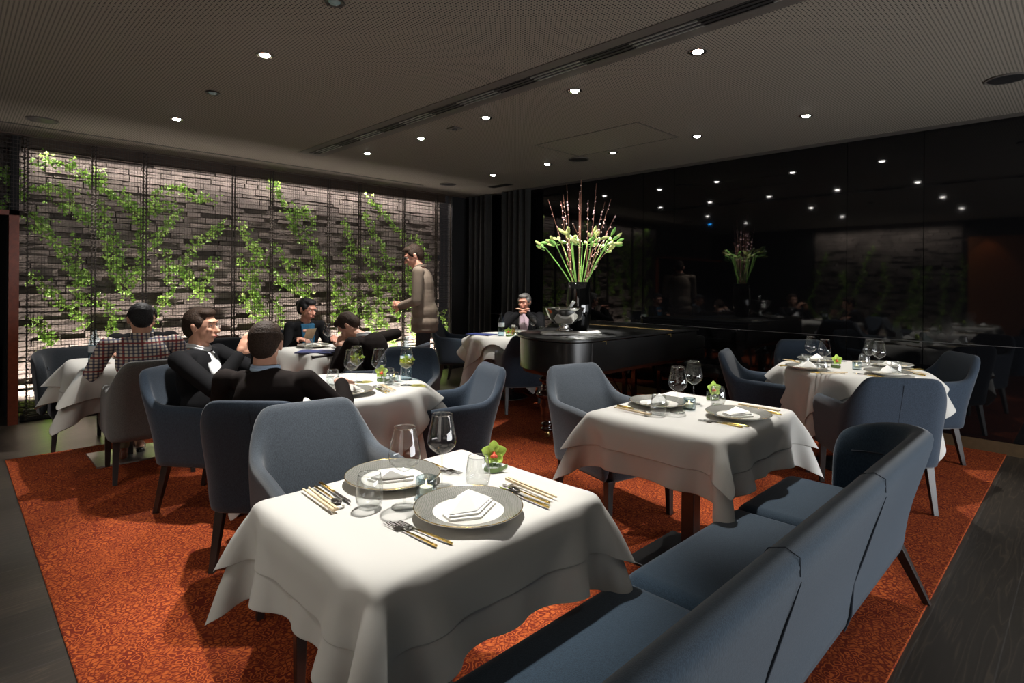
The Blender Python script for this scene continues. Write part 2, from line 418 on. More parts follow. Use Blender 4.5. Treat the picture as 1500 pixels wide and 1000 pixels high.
# ================================================================== THE ROOM
XL, YN = -2.8, -2.6; YB_ = 7.5
struct('floor', B(XL-.1, WX+.2, YN-.1, 9.6, -.05, 0), M['floor'])
struct('ceiling', B(XL-.1, WX+.2, YN-.1, WY-.03, CEIL, CEIL+.05), M['ceiling'])
struct('wall_right', B(WX+.02, WX+.12, YN-.1, WY+.1, 0, CEIL+.3), M['blackwall'])
struct('wall_near', B(XL-.1, WX+.2, YN-.1, YN, 0, CEIL+.1), M['blackwall'])
struct('wall_left', MB().box(XL-.1, XL, YN, 1.9, 0, CEIL+.1).box(XL-.1, XL, 4.85, 9.6, 0, CEIL+.1), M['blackwall'])
struct('baseboard_right', B(WX-.012, WX+.02, YN, WY, 0, .103), M['kick'])
struct('wall_back', MB().box(5.75, WX+.12, WY, WY+.1, 0, CEIL+.3), M['blackwall'])
# black glass cladding, each pane a sheet of its own
ys = [-2.6, -.78, 1.07, 1.68, 3.52, 3.95, 5.72, WY]
for i in range(len(ys)-1):
    a, b = ys[i]+.0018, ys[i+1]-.0018
    lab = ['far behind the camera', 'beside the lone strip of bare floorboards', 'narrow, behind the round table set for four',
           'behind the round table and the piano keyboard', 'narrowest, behind the piano', 'behind the piano and vase', 'in the far corner behind the curtains'][i]
    for nm, z0, z1 in (('tall upper', .888, CEIL+.02), ('low lower', .105, .884)):
        o = B(WX-.008, WX+.02, a, b, z0, z1).build('glass_wall_panel', M['panel'], bev=.0008)
        setp(o, '%s glossy black glass wall panel %s' % (nm, lab), 'wall panel', 'black glass panels on the right wall', 'structure')
struct('trim_1', B(WX-.0072, WX+.0195, YN, WY, .8838, .8882), M['seamline'])
# ceiling perimeter: plain margin along the right wall and recess at the planted wall
struct('trim_2', B(WX-.13, WX-.0, YN, WY, CEIL-.004, CEIL), M['greyframe'])
struct('trim_3', B(XL, WX, WY-.03, WY, CEIL-.012, CEIL+.3), M['meshrail'])
struct('trim_4', B(XL, 5.75, WY, WY+.6, CEIL+.25, CEIL+.3), M['blackwall'])
struct('trim_5', B(XL, 4.85, 6.72, 6.755, CEIL-.002, CEIL), M['trimdark'])

# carpet
o = MB().rbox(.33, WX-.005, .50, 5.80, -.001, .009, .003, 1).build('carpet', M['carpet'])
setp(o, 'orange carpet with dark red swirl pattern under the tables', 'carpet')

# ---- linear air diffuser
d = thing('air_diffuser', 'long black slotted air diffuser running down the ceiling', 'air vent', (2.82, 0, CEIL))
B(-.14, .14, .2, 6.0, -.004, 0).build('frame', M['greyframe'], d)
B(-.052, .052, .3, 5.92, -.0065, -.001).build('slot', M['trimdark'], d)
k = 0; y = .32
while y < 5.8:
    L = .42 if k % 2 else .36
    for x in (-.036, 0, .036):
        m_ = M['alu'] if k % 2 else M['iron']
        B(x-.004, x+.004, y, min(y+L, 5.9), -.012, -.0065).build('blade', m_, d)
    y += L; k += 1
# second narrow slot near the planted wall, round speakers, sensor, hatch
sp = [(.59, 6.40, 'at the left end by the planted wall'), (5.01, .42, 'at the right edge near the black glass'), (5.03, 6.40, 'at the far end near the curtains'), (5.01, 4.04, 'above the piano beside the hatch')]
for x, y, w in sp:
    s_ = thing('ceiling_speaker', 'flat round dark ceiling speaker ' + w, 'speaker', (x, y, CEIL), 0, 'round ceiling speakers')
    MB().lathe([(0, 0), (.115, 0), (.115, -.008), (.105, -.010), (.100, -.006), (0, -.006)], 32).build('rim', M['greyframe'], s_, smooth=2)
    MB().lathe([(0, -.0062), (.098, -.0062), (.098, -.0085), (0, -.0095)], 32).build('grille', M['iron'], s_, smooth=2)
s_ = thing('smoke_detector', 'small square sensor box on the ceiling between the lamps', 'sensor', (3.24, 4.03, CEIL))
MB().rbox(-.05, .05, -.05, .05, -.012, 0, .004).build('housing', M['greyframe'], s_)
MB().lathe([(0, -.012), (.026, -.012), (.022, -.02), (0, -.022)], 20).build('sensor_cap', M['iron'], s_, smooth=2)
s_ = thing('ceiling_hatch', 'flush rectangular access hatch outlined in the ceiling over the piano', 'hatch', (4.55, 3.35, CEIL))
h_ = MB()
for a in ((-.35, .35, -.6, -.588), (-.35, .35, .588, .6), (-.35, -.338, -.6, .6), (.338, .35, -.6, .6)): h_.box(a[0], a[1], a[2], a[3], -.003, 0)
h_.build('frame', M['greyframe'], s_)
B(-.336, .336, -.586, .586, -.0015, 0).build('hatch_panel', M['ceiling'], s_)
s_ = thing('air_grille', 'small black rectangular air grille in front of the curtains', 'air vent', (5.62, 5.95, CEIL))
B(-.06, .06, -.2, .2, -.004, 0).build('frame', M['iron'], s_)
sl = MB()
for i in range(5): sl.box(-.05+i*.022, -.044+i*.022, -.19, .19, -.009, -.004)
sl.build('slat', M['iron'], s_)

# ---- downlights
def spot(x, y, W, ang=62, blend=.5, col=(1, .93, .84), tgt=None, z=CEIL-.03, size=.03):
    l = bpy.data.lights.new('downlight_beam', 'SPOT'); l.energy = W; l.color = col; l.spot_size = math.radians(ang); l.spot_blend = blend; l.shadow_soft_size = size
    o = bpy.data.objects.new('downlight_beam', l); COL.objects.link(o); o.location = (x, y, z)
    t = Vector(tgt) if tgt else Vector((x, y, 0))
    o.rotation_euler = (t-Vector((x, y, z))).to_track_quat('-Z', 'Y').to_euler()
    return o
proto = None
def lamp(x, y, where, lens='lens'):
    s_ = thing('downlight', 'round recessed ceiling downlight ' + where, 'ceiling light', (x, y, CEIL), 0, 'recessed ceiling downlights')
    MB().lathe([(.030, -.001), (.048, -.001), (.050, -.006), (.046, -.009), (.036, -.008), (.030, -.003)], 28).build('ring', M['silver' if lens != 'lensdim' else 'iron'], s_, smooth=2)
    MB().lathe([(0, -.004), (.026, -.004), (.030, -.0045), (.022, -.012), (0, -.016)], 24).build('lens', M[lens], s_, smooth=2)
    return s_
CW = (1, .90, .76); WWm = (1, .97, .92)
L = [
 (1.38, 3.56, 'over the diners at the middle round table', 250, 66, (1.62, 3.30, .75)),
 (3.17, 1.66, 'with the brightest glare, over the second set square table', 170, 54, (2.72, 1.66, .75)),
 (3.20, 2.62, 'just right of the long diffuser, before the piano', 90, 55, (3.1, 2.5, 0)),
 (1.40, 5.51, 'above the far left table by the planted wall', 130, 70, (1.1, 5.3, .75)),
 (3.21, 3.58, 'in the middle of the ceiling right of the diffuser', 150, 34, (4.36, 3.5, 1.75)),
 (3.24, 4.54, 'above the standing waiter', 150, 62, (2.85, 4.95, .85)),
 (4.96, 4.46, 'flaring above the flower vase', 170, 46, (4.95, 5.0, .8)),
 (4.98, 2.61, 'right of the flaring lamp, over the piano keys', 60, 40, (4.9, 2.4, 0)),
 (4.99, 1.66, 'rightmost in view, over the round table set for four', 125, 46, (4.9, 1.34, .75)),
 (5.00, 3.57, 'small, beside the ceiling hatch', 300, 34, (4.18, 3.45, 1.05)),
 (3.22, 5.49, 'far left of the row nearest the planted wall', 30, 50, (2.8, 5.3, .7)),
 (4.99, 5.42, 'farthest, in front of the curtains', 35, 46, (5.2, 5.3, .7)),
]
for x, y, w, W, ang, tg in L:
    lamp(x, y, w); spot(x, y, W, ang, .55, WWm, tg)
lamp(1.36, 2.64, 'unlit, cut by the top edge of the picture', 'lensdim')
lamp(1.39, 4.55, 'unlit, above the seated group on the left', 'lensdim')
# the rest of the grid, beside and behind the camera
for x, y, W, ang, tg in ((1.38, 1.66, 195, 56, (1.08, 1.72, .75)), 
                    (-.42, 3.56, 24, 70, (-.1, 3.8, 0)), (-.42, 1.66, 18, 70, None), (1.4, -.3, 12, 80, (1.2, -.4, 0)), (3.2, -.3, 14, 60, (3.2, -.6, .1)), (-.42, 5.5, 25, 60, None), (5., -.3, 30, 85, (4.6, .4, 0))):
    lamp(x, y, 'of the near grid at (%.1f m, %.1f m)' % (x, y)) ['label'] = 'round recessed ceiling downlight outside the picture, near the camera'
    spot(x, y, W, ang, .6, WWm, tg)
lamp(-.12, 6.21, '', 'lensblue')['label'] = 'small blue ceiling lamp outside the picture on the left'

# ---- brick wall behind the wire mesh
def bricks(x0, x1, z0, z1, seed, mat, deep=.5, holes=.05):
    rnd = random.Random(seed); m = MB(); z = z0
    while z < z1:
        h = rnd.choice((.045, .055, .06, .075)); x = x0 - rnd.random()*.2
        while x < x1:
            w = rnd.uniform(.14, .42); a, b = max(x, x0), min(x+w, x1)
            if b > a:
                low = 1-(z-z0)/(z1-z0)
                t = rnd.random()
                dpt = rnd.uniform(0, .018) if t > .35 else rnd.uniform(.012, .032+.018*low)
                if rnd.random() < holes*(.3+1.6*low): dpt = -.05
                g = rnd.uniform(.002, .006)
                t1 = rnd.uniform(-.006, .006)
                m.add([(a+g, -dpt, z+g), (b-g, -dpt+t1, z+g), (b-g, .08, z+g), (a+g, .08, z+g), (a+g, -dpt+t1, z+h-g), (b-g, -dpt, z+h-g), (b-g, .08, z+h-g), (a+g, .08, z+h-g)],
                      [(3,2,1,0),(4,5,6,7),(0,1,5,4),(1,2,6,5),(2,3,7,6),(3,0,4,7)])
            x += w
        z += h
    return m
YB = 7.50
bm_ = bricks(.50, 5.72, 0, 2.98, 3, None).box(.5, 5.72, .06, .14, 0, 3.0)
struct('wall_bricks', bm_, M['brick'], loc=(0, YB, 0))
struct('wall_over_door', bricks(XL, .48, 2.05, 2.98, 5, None).box(XL, .48, .06, .14, 2.03, 3.0), M['brick'], loc=(0, YB, 0))
struct('wall_left_bricks', bricks(1.95, 4.8, 0, 2.76, 9, None).box(1.9, 4.85, .06, .14, 0, 2.8), M['brick'], loc=(XL+.02, 0, 0), rz=PI/2)
struct('trim_6', B(.44, .50, WY+.02, YB+.14, 0, 3.0), M['blackwall'])
# doorway at the left with a dim room behind
struct('door_1', MB().box(.425, .50, WY-.02, WY+.05, 0, 2.03).box(XL, .50, WY-.02, WY+.05, 1.985, 2.03), M['copper'])
struct('wall_side_room', MB().box(XL, .6, 9.4, 9.5, 0, 2.9).box(.44, .5, YB_+.2, 9.4, 0, 2.0), M['blackwall'])
c_ = thing('sideboard', 'dim low grey sideboard in the dark doorway at the left edge', 'cabinet', (-.15, 8.3, 0))
MB().rbox(-.9, .5, -.22, .22, .3, .72, .01).build('body', M['grey'], c_)
for x in (-.8, .4): B(x-.02, x+.02, -.2, .2, 0, .3).build('leg', M['iron'], c_)

# ---- wire mesh bays (vertical wires, horizontal wires, wrapped edge posts)
edges = [(-2.75, .535), (.56, 1.065), (1.095, 1.515), (1.545, 2.425), (2.455, 2.875), (2.905, 3.635), (3.665, 4.095), (4.125, 4.825), (4.855, 5.42), (5.45, 5.72)]
bay = ['above the dark doorway at the left edge', 'leftmost full height, beside the dark doorway', 'left of the checked shirt person\'s head', 'wide, above the person in profile',
       'narrow, above the man seen from behind', 'behind the seated woman in black blazer', 'right of the seated woman, narrow', 'behind the brown suited man', 'behind the standing waiter', 'last narrow sliver at the black wall']
for i, (a, b) in enumerate(edges):
    z0 = 2.03 if i == 0 else .02
    t = thing('wire_mesh_screen', 'floor to ceiling brown wire mesh screen ' + bay[i], 'mesh screen', (a, WY, z0), 0, 'wire mesh screens in front of the brick wall')
    W, Hh = b-a, 2.97-z0
    w = MB(); n = int(W/.026)
    for k in range(1, n): w.box(k*W/n-.0016, k*W/n+.0016, .004, .0075, 0, Hh)
    n = int(Hh/.037)
    for k in range(1, n): w.box(0, W, -.0005, .004, k*Hh/n-.002, k*Hh/n+.002)
    w.build('wire_grid', M['mesh'], t)
    for x in (.0, W):
        p = MB().box(x-.006, x+.006, -.006, .012, 0, Hh)
        for k in range(int(Hh/.037)): p.tube([(x-.014, -.009, k*.037+.01), (x+.014, -.009, k*.037+.022)], .0045, 5)
        q = MB()
        p.build('edge_post', M['mesh'], t)
    if i:
        f = MB().box(.0, W, .03, .036, Hh-.22, Hh-.2)
        f.build('top_bar', M['meshrail'], t)
t = thing('shade_trough', 'dark brown light trough, added for the shaded strip along the top of the planted wall', 'light fitting', (.52, WY+.14, 2.66))
MB().box(0, 5.2, 0, .012, 0, .3).box(0, 5.2, 0, .05, 0, .01).build('housing', M['meshrail'], t)  # brown sheet draws the shaded strip above the hanging lights
t = thing('light_channel', 'low floor light channel at the foot of the brick wall', 'light fitting', (.52, WY+.06, .0))
MB().box(0, 5.2, 0, .010, 0, .07).box(0, 5.2, 0, .08, 0, .01).build('housing', M['iron'], t)
def area(loc, rot, sx, sy, W, col=(1, .9, .8), spr=180):
    l = bpy.data.lights.new('strip_or_fill_light', 'AREA'); l.shape = 'RECTANGLE'; l.size = sx; l.size_y = sy; l.energy = W; l.color = col; l.spread = math.radians(spr)
    o = bpy.data.objects.new('strip_or_fill_light', l); COL.objects.link(o); o.location = loc; o.rotation_euler = rot; return o
area((3.1, YB-.15, 2.66), (math.radians(12), 0, 0), 5.1, .03, 60, (1, .90, .84))
area((3.1, WY+.09, .13), (math.radians(180-24), 0, 0), 5.1, .03, 185, (1, .88, .80), 110)
area((XL+.3, 3.4, 2.6), (math.radians(14), 0, PI/2), 2.7, .04, 40, (1, .93, .85))
area((XL+.3, 3.4, .05), (math.radians(166), 0, PI/2), 2.7, .04, 25, (1, .93, .85))
area((3.5, YN+.15, .65), (math.radians(90), 0, 0), 4.2, 1.0, 100, (.95, .97, 1.))      # added fill light, unseen behind the camera, lifts sofa back and ceiling
area((XL+.3, -.6, 1.3), (math.radians(90), 0, -PI/2), 2.6, 1.6, 12, (1, .93, .85))  # second added fill light, unseen at the left, brightens ceiling and chairs
for x in (1.0, 1.9, 2.8, 3.7, 4.6, 5.2): spot(x, 6.74, 26, 62, .8, (1, .94, .86), (x, 7.5, .55), z=CEIL-.01)
t = thing('planter_channel', 'low dark planter at the foot of the brick wall holding the ivy', 'planter', (.55, 7.335, 0))
MB().box(0, 5.1, 0, .06, 0, .10).build('trough', M['iron'], t)

# ---- ivy
VINES = [[(0.62,2.55),(0.72,2.61),(0.86,2.51),(1.05,2.42),(1.17,2.34),(1.32,2.25),(1.48,2.12),(1.56,1.98)],[(0.37,2.47),(0.42,2.34),(0.52,2.2),(0.39,2.09)],[(0.37,2.38),(0.49,2.33),(0.55,2.44)],[(0.59,2.27),(0.78,2.3),(0.91,2.21),(1.03,2.02),(1.08,1.94)],[(0.78,2.13),(0.86,2.1),(1.03,2.07)],[(0.58,2.04),(0.67,1.95),(0.78,1.75),(0.86,1.65),(0.95,1.45),(1.03,1.31)],[(0.86,1.65),(0.94,1.74),(0.99,1.8)],[(0.62,1.91),(0.72,1.82),(0.75,1.78)],[(0.6,1.44),(0.67,1.34),(0.81,1.17),(0.95,1.06),(1.03,0.88)],[(0.89,1.51),(0.97,1.41),(1.01,1.34)],[(0.6,0.97),(0.68,0.9),(0.76,0.83)],[(1.06,1.45),(0.95,1.27),(1.06,1.13)],[(1.11,2.34),(1.17,2.44),(1.14,2.52)],[(1.08,2.09),(1.17,1.88),(1.23,1.67),(1.27,1.45),(1.39,1.23),(1.42,1.16)],[(1.18,2.17),(1.23,1.85),(1.32,1.74)],[(1.35,2.33),(1.41,2.19),(1.51,1.98),(1.53,1.6),(1.48,1.31)],[(1.12,1.23),(1.18,1.13),(1.27,1.05)],[(1.23,1.81),(1.33,1.56),(1.36,1.38),(1.48,1.45)],[(1.59,2.06),(1.64,2.29),(1.74,2.41),(1.87,2.43),(2.09,2.34),(2.26,2.33)],[(1.61,1.72),(1.71,1.88),(1.81,2.08),(1.93,2.18)],[(1.59,2.21),(1.7,2.18),(1.81,2.27)],[(2.39,2.08),(2.24,1.95),(2.09,1.82),(1.98,1.66),(1.91,1.5),(2.06,1.31),(2.17,1.15)],[(2.28,1.67),(2.22,1.47),(2.09,1.27),(2.15,1.19)],[(1.77,1.73),(1.8,1.46),(1.81,1.23),(1.71,1.08),(1.61,0.93)],[(1.89,1.54),(1.98,1.38),(2.09,1.31)],[(2.58,2.06),(2.66,1.89),(2.79,1.73),(2.89,1.61)],[(2.55,1.68),(2.63,1.47),(2.71,1.22),(2.84,1.05)],[(2.55,1.22),(2.67,1.05),(2.8,0.88)],[(2.71,1.81),(2.75,1.48),(2.73,1.14),(2.88,0.96)],[(2.95,2.65),(3.06,2.44),(3.18,2.19),(3.31,1.98),(3.5,1.74),(3.65,1.54),(3.7,1.45)],[(3.18,2.19),(3.4,2.34),(3.47,2.21),(3.41,1.98)],[(3.27,2.02),(3.22,2.15),(3.31,2.34)],[(2.96,1.87),(3.09,1.66),(3.23,1.44),(3.37,1.31),(3.46,1.22)],[(2.96,1.52),(3.09,1.35),(3.32,1.22),(3.46,1.12)],[(3.01,1.13),(3.05,0.87),(3.1,0.69)],[(3.22,1.66),(3.41,1.53),(3.6,1.49)],[(3.5,1.94),(3.6,1.67),(3.68,1.49)],[(3.9,2.25),(4.0,2.07),(4.11,1.84),(4.14,1.74)],[(4.0,1.83),(3.98,1.5),(4.06,1.21),(4.12,0.92)],[(3.75,1.45),(3.9,1.21),(4.06,1.02),(4.12,0.83)],[(3.77,1.21),(3.91,0.98),(4.01,0.73)],[(3.76,0.93),(3.91,0.74),(4.07,0.54)],[(4.32,2.58),(4.49,2.4),(4.72,2.27),(4.88,2.08),(4.9,1.97)],[(4.23,2.38),(4.38,2.14),(4.49,1.95),(4.61,1.76),(4.73,1.66)],[(4.21,1.89),(4.38,1.65),(4.61,1.41),(4.85,1.1)],[(4.27,1.5),(4.44,1.26),(4.67,1.05),(4.89,0.84)],[(4.22,1.21),(4.39,0.91),(4.68,0.7)],[(4.67,1.61),(4.79,1.36),(4.89,1.2)],[(4.55,1.51),(4.5,1.11),(4.56,0.71)],[(4.24,0.92),(4.45,0.61),(4.74,0.5)],[(5.15,2.06),(5.25,1.89),(5.35,1.73)],[(5.03,1.93),(5.03,1.31),(5.16,0.99)],[(4.96,1.51),(5.09,1.2),(5.19,0.78)],[(5.04,0.79),(5.23,0.46),(5.29,0.25)],[(5.66,0.92),(5.72,0.65),(5.68,0.21)],[(5.64,0.44),(5.7,0.1)]]
def leafgeo(m, p, size, rnd):
    q = Quaternion((rnd.uniform(-1, 1), rnd.uniform(-.5, .5), rnd.uniform(-1, 1)), rnd.uniform(-.9, .9)) @ Quaternion((0, 1, 0), rnd.uniform(0, 2*PI))
    o = [(0, 0, 0), (.42, .02, -.12), (.5, .05, .3), (.26, .02, .38), (.05, -.02, 1.), (-.22, .02, .42), (-.52, .05, .26), (-.40, .02, -.14), (0, -.06, .35)]
    vs = [Vector(p)+q @ (Vector(v)*size) for v in o]
    m.add(vs, [(8, i, i+1) for i in range(0, 7)] + [(8, 7, 0)])
def ivy(paths, parent, seed, dens=1., z0y=0.):
    rnd = random.Random(seed); st = MB(); lf = MB()
    for path in paths:
        P_ = [Vector((a, 0, b)) for a, b in path]
        pts = []
        for i in range(len(P_)-1):
            k = max(2, int((P_[i+1]-P_[i]).length/.05))
            for j in range(k): pts.append(P_[i].lerp(P_[i+1], j/k))
        pts.append(P_[-1])
        ph = rnd.uniform(0, 6)
        pts = [p+Vector((rnd.uniform(-.012, .012), .0+.025*math.sin(i*.7+ph), rnd.uniform(-.012, .012))) for i, p in enumerate(pts)]
        st.tube(pts, .0028, 5)
        for i in range(len(pts)-1):
            low = max(0, 1.35-pts[i].z)
            for j in range(int((7.+3*low)*dens*(pts[i+1]-pts[i]).length/.05+.5)):
                p = pts[i].lerp(pts[i+1], rnd.random()) + Vector((rnd.gauss(0, .034), rnd.uniform(-.03, .03), rnd.gauss(0, .030)))
                leafgeo(lf, p, rnd.uniform(.024, .046), rnd)
            if rnd.random() < .20:
                a = rnd.uniform(0, 2*PI); L_ = rnd.uniform(.06, .16); e = pts[i]+Vector((math.cos(a)*L_, 0, math.sin(a)*L_))
                st.tube([pts[i], pts[i].lerp(e, .5)+Vector((0, .01, .01)), e], .002, 4)
                for j in range(int(7*dens)): leafgeo(lf, pts[i].lerp(e, rnd.random())+Vector((rnd.gauss(0, .014), rnd.uniform(-.015, .015), rnd.gauss(0, .014))), rnd.uniform(.022, .038), rnd)
    st.build('stem', M['vine'], parent); lf.build('foliage', M['leaf'], parent)
groups = {}
for v in VINES:
    mx = sum(a for a, b in v)/len(v)
    i = next((k for k, (a, b) in enumerate(edges) if a-.03 <= mx <= b+.03), 0)
    groups.setdefault(i, []).append(v)
for i, g in sorted(groups.items()):
    t = thing('ivy_plant', 'green ivy climbing in the mesh bay ' + bay[i], 'climbing plant', (0, 7.32, 0), 0, 'ivy plants behind the wire mesh')
    lo = min((p for v in g for p in v), key=lambda q: q[1])
    if i: g.append([(lo[0]+.02, .06), (lo[0]-.01, lo[1]*.5+.03), lo])
    ivy(g, t, 100+i)
t = thing('ivy_plant', 'green ivy on the second planted wall, seen only mirrored in the black glass', 'climbing plant', (XL+.18, 0, 0), PI/2, 'ivy plants behind the wire mesh')
rr = random.Random(4); g = []
for k in range(10):
    x = 2.1+k*.28; p = [(x, rr.uniform(.1, .5))]
    while p[-1][1] < rr.uniform(1.4, 2.5) and len(p) < 12: p.append((p[-1][0]+rr.uniform(-.14, .1), p[-1][1]+rr.uniform(.12, .3)))
    g.append(p)
ivy(g, t, 55, .55)
# orange backlit wall left of the camera (mirrored in the glass)
struct('wall_orange', B(XL, XL+.05, .9, 1.85, 0, 2.4), M['orange'])
spot(XL+.35, 1.55, 14, 70, .6, (1, .6, .3), (XL, 1.5, 1.2), z=2.6)

# ---- curtains
def curtain(y0, y1, x, seed, folds):
    rnd = random.Random(seed); m = MB(); n = 90; vs = []; nz = 8
    amp = [rnd.uniform(.6, 1.3) for _ in range(folds*2+2)]
    for k in range(nz):
        z = .01+(CEIL-.01-.01)*k/(nz-1)
        for i in range(n):
            t = i/(n-1); a = amp[int(t*folds*2)]
            off = .040*a*math.sin(t*folds*2*PI+seed+.25*math.sin(z*1.3+i*.1))
            vs.append((x-.05+off, y0+(y1-y0)*t+.006*math.sin(z*2+t*9), z))
    fs = [(k*n+i, k*n+i+1, (k+1)*n+i+1, (k+1)*n+i) for k in range(nz-1) for i in range(n-1)]
    return m.add(vs, fs)
o = curtain(6.60, 7.10, 6.08, 1, 4).build('curtain', M['curtain'], smooth=True, sol=.006)
setp(o, 'black floor length curtain on the left, next to the black wall', 'curtain', 'curtains in the far corner')
o = curtain(5.76, 6.36, 6.08, 2.3, 5).build('curtain', M['curtain'], smooth=True, sol=.006)
setp(o, 'black floor length curtain on the right, behind the grey haired man', 'curtain', 'curtains in the far corner')
# ================================================================== SEATING
def upath(hb, hf, d, rc, n, yb=None):
    """centre line of a U shell, open towards +y, from front right to front left"""
    y0 = -d/2; y1 = d/2
    pts = [(hf, y1)]
    bx = hb; cx, cy = bx-rc, y0+rc
    pts += [(hf+(bx-hf)*t, y1+(cy-y1)*t) for t in np.linspace(0, 1, 14)[1:]]
    pts += [(cx+rc*math.cos(a), cy+rc*math.sin(a)) for a in np.linspace(0, -PI/2, 9)[1:]]
    pts += [(cx-(2*cx)*t, y0) for t in np.linspace(0, 1, 20)[1:]]
    pts += [(-cx+rc*math.cos(a), cy+rc*math.sin(a)) for a in np.linspace(-PI/2, -PI, 9)[1:]]
    pts += [(-bx-(hf-bx)*t, cy+(y1-cy)*t) for t in np.linspace(0, 1, 14)[1:]]
    p = np.array(pts); s = np.concatenate([[0], np.cumsum(np.hypot(*np.diff(p, axis=0).T))])
    q = np.linspace(0, s[-1], n)
    return np.stack([np.interp(q, s, p[:, 0]), np.interp(q, s, p[:, 1])], 1), q-s[-1]/2, s[-1]/2
def shell(hb, hf, d, rc, n, hfun, lean, thick, zo, zi, endr=.06):
    p, s, L = upath(hb, hf, d, rc, n)
    m = MB(); rows = []
    for i in range(n):
        a = p[max(i-1, 0)]; b = p[min(i+1, n-1)]; t = (b-a)/np.linalg.norm(b-a)
        nx, ny = (-t[1], t[0])
        # outward normal: away from the seat centre
        if nx*p[i][0]+ny*(p[i][1]-.05) < 0: nx, ny = -nx, -ny
        h = hfun(abs(s[i]), L); e = L-abs(s[i]); th = thick(abs(s[i]), L) if callable(thick) else thick
        if e < endr: h -= endr*(1-math.sqrt(max(0, 1-((endr-e)/endr)**2)))*.9
        w = lean(abs(s[i]), L)
        sec = [(-.028, zo), (.0, zo+.05), (.5*th, zo+.16), (.5*th, zo+(h-zo)*.6), (.5*th, h-.05), (.36*th, h-.014), (0, h), (-.36*th, h-.014), (-.5*th, h-.05), (-.5*th, (h+zi)/2), (-.5*th, zi)]
        sec[0] = (.5*th-.022, zo); sec[1] = (.5*th-.006, zo+.05)
        row = []
        for o, z in sec:
            f = max(0, z-.42)*w[0]; g = max(0, z-.42)*w[1]
            row.append((p[i][0]+nx*o+nx*g, p[i][1]+ny*o-f, z))
        rows.append(row)
    k = len(rows[0]); vs = [v for r in rows for v in r]
    fs = [(i*k+j, i*k+(j+1)%k, (i+1)*k+(j+1)%k, (i+1)*k+j) for i in range(n-1) for j in range(k)]
    fs += [tuple(range(k)), tuple(range((n-1)*k, n*k))[::-1]]
    return m.add(vs, fs)
def sm(x): x = max(0, min(1, x)); return x*x*(3-2*x)
def chair_h(s, L):
    return .630+.012*(1-sm((s-.35)/.3)) + .198/(1+(s/.242)**12)
def make_armchair(name, lab, mat, loc, rz, group=None, cat='armchair'):
    t = thing(name, lab, cat, loc, rz, group)
    shell(.252, .272, .53, .078, 71, chair_h, lambda s, L: (.30*(1-sm((s-.24)/.22)), 0), .062, .262, .33, .075).build('shell', mat, t, smooth=True, sub=1)
    MB().rbox(-.238, .238, -.235, .268, .262, .465, .045, 4).build('seat', mat, t, smooth=True)
    for sx in (-1, 1):
        MB().frust((sx*.236, .235, .28), (sx*.240, .240, 0), (.021, .021), (.015, .015)).build('leg', M['darkwood'], t, bev=.003)
        MB().frust((sx*.220, -.205, .28), (sx*.232, -.262, 0), (.021, .021), (.014, .014)).build('leg', M['darkwood'], t, bev=.003)
    z = [.30, .42, .55, .68, .79]
    MB().tube([(0, -.265-.0305-max(0, q-.42)*.30, q) for q in z], .0016, 5).build('back_seam', M['seam'], t)
    return t
def fz(f): return math.atan2(-f[0], f[1])     # rotation that turns +y to f
GRP = 'upholstered armchairs around the tables'
chairs = [
 ('blue-grey armchair behind the nearest square table, its back lit from above', 'blue', (1.12, 2.09), (-.10, -.99)),
 ('blue-grey armchair at the far side of the second square table, in front of the piano', 'blue', (2.90, 2.06), (-.22, -.97)),
 ('dark blue armchair right of the middle round table, seen from its side', 'navy', (2.21, 2.92), (-.93, .36)),
 ('dark blue armchair facing us across the middle round table, behind the water bottle', 'navy', (2.45, 3.72), (-.76, -.65)),
 ('dark blue armchair under the man seen from behind in black jacket', 'navy', (1.25, 2.93), (.70, .71)),
 ('dark blue armchair under the man in profile with white collar', 'navy', (1.24, 3.84), (.66, -.75)),
 ('grey armchair under the man in the checked shirt', 'grey', (1.07, 4.82), (.10, .99)),
 ('dark blue armchair under the brown suited man beside the waiter', 'navy', (2.72, 4.40), (-.60, .80)),
 ('blue armchair under the seated woman, against the planted wall', 'navy', (2.66, 5.93), (-.05, -1)),
 ('blue armchair left of the round table set for four, back to the piano', 'navy', (4.68, 1.77), (.28, -.96)),
 ('blue armchair at the round table for four, its seamed back turned to us', 'navy', (4.30, 1.0), (.83, .56)),
 ('blue armchair right of the round table set for four, beside the floorboards', 'navy', (5.58, 1.05), (-.62, .78)),
 ('blue armchair behind the round table for four, against the black glass', 'navy', (5.68, 1.80), (-.80, -.60)),
 ('navy armchair at the far table with its back to us, left of the piano tail', 'navy', (4.50, 4.38), (.55, .83)),
 ('navy armchair left of the far table, empty behind the waiter', 'navy', (5.02, 6.05), (.57, -.82)),
 ('navy armchair under the grey haired man beside the curtains', 'navy', (5.50, 5.38), (-.75, -.66)),
]
protoc = {}
for lab, mt, (x, y), f in chairs:
    if mt not in protoc: protoc[mt] = make_armchair('armchair', lab, M[mt], (x, y, .009), fz(f), GRP)
    else: dup(protoc[mt], (x, y, .009), fz(f), lab)
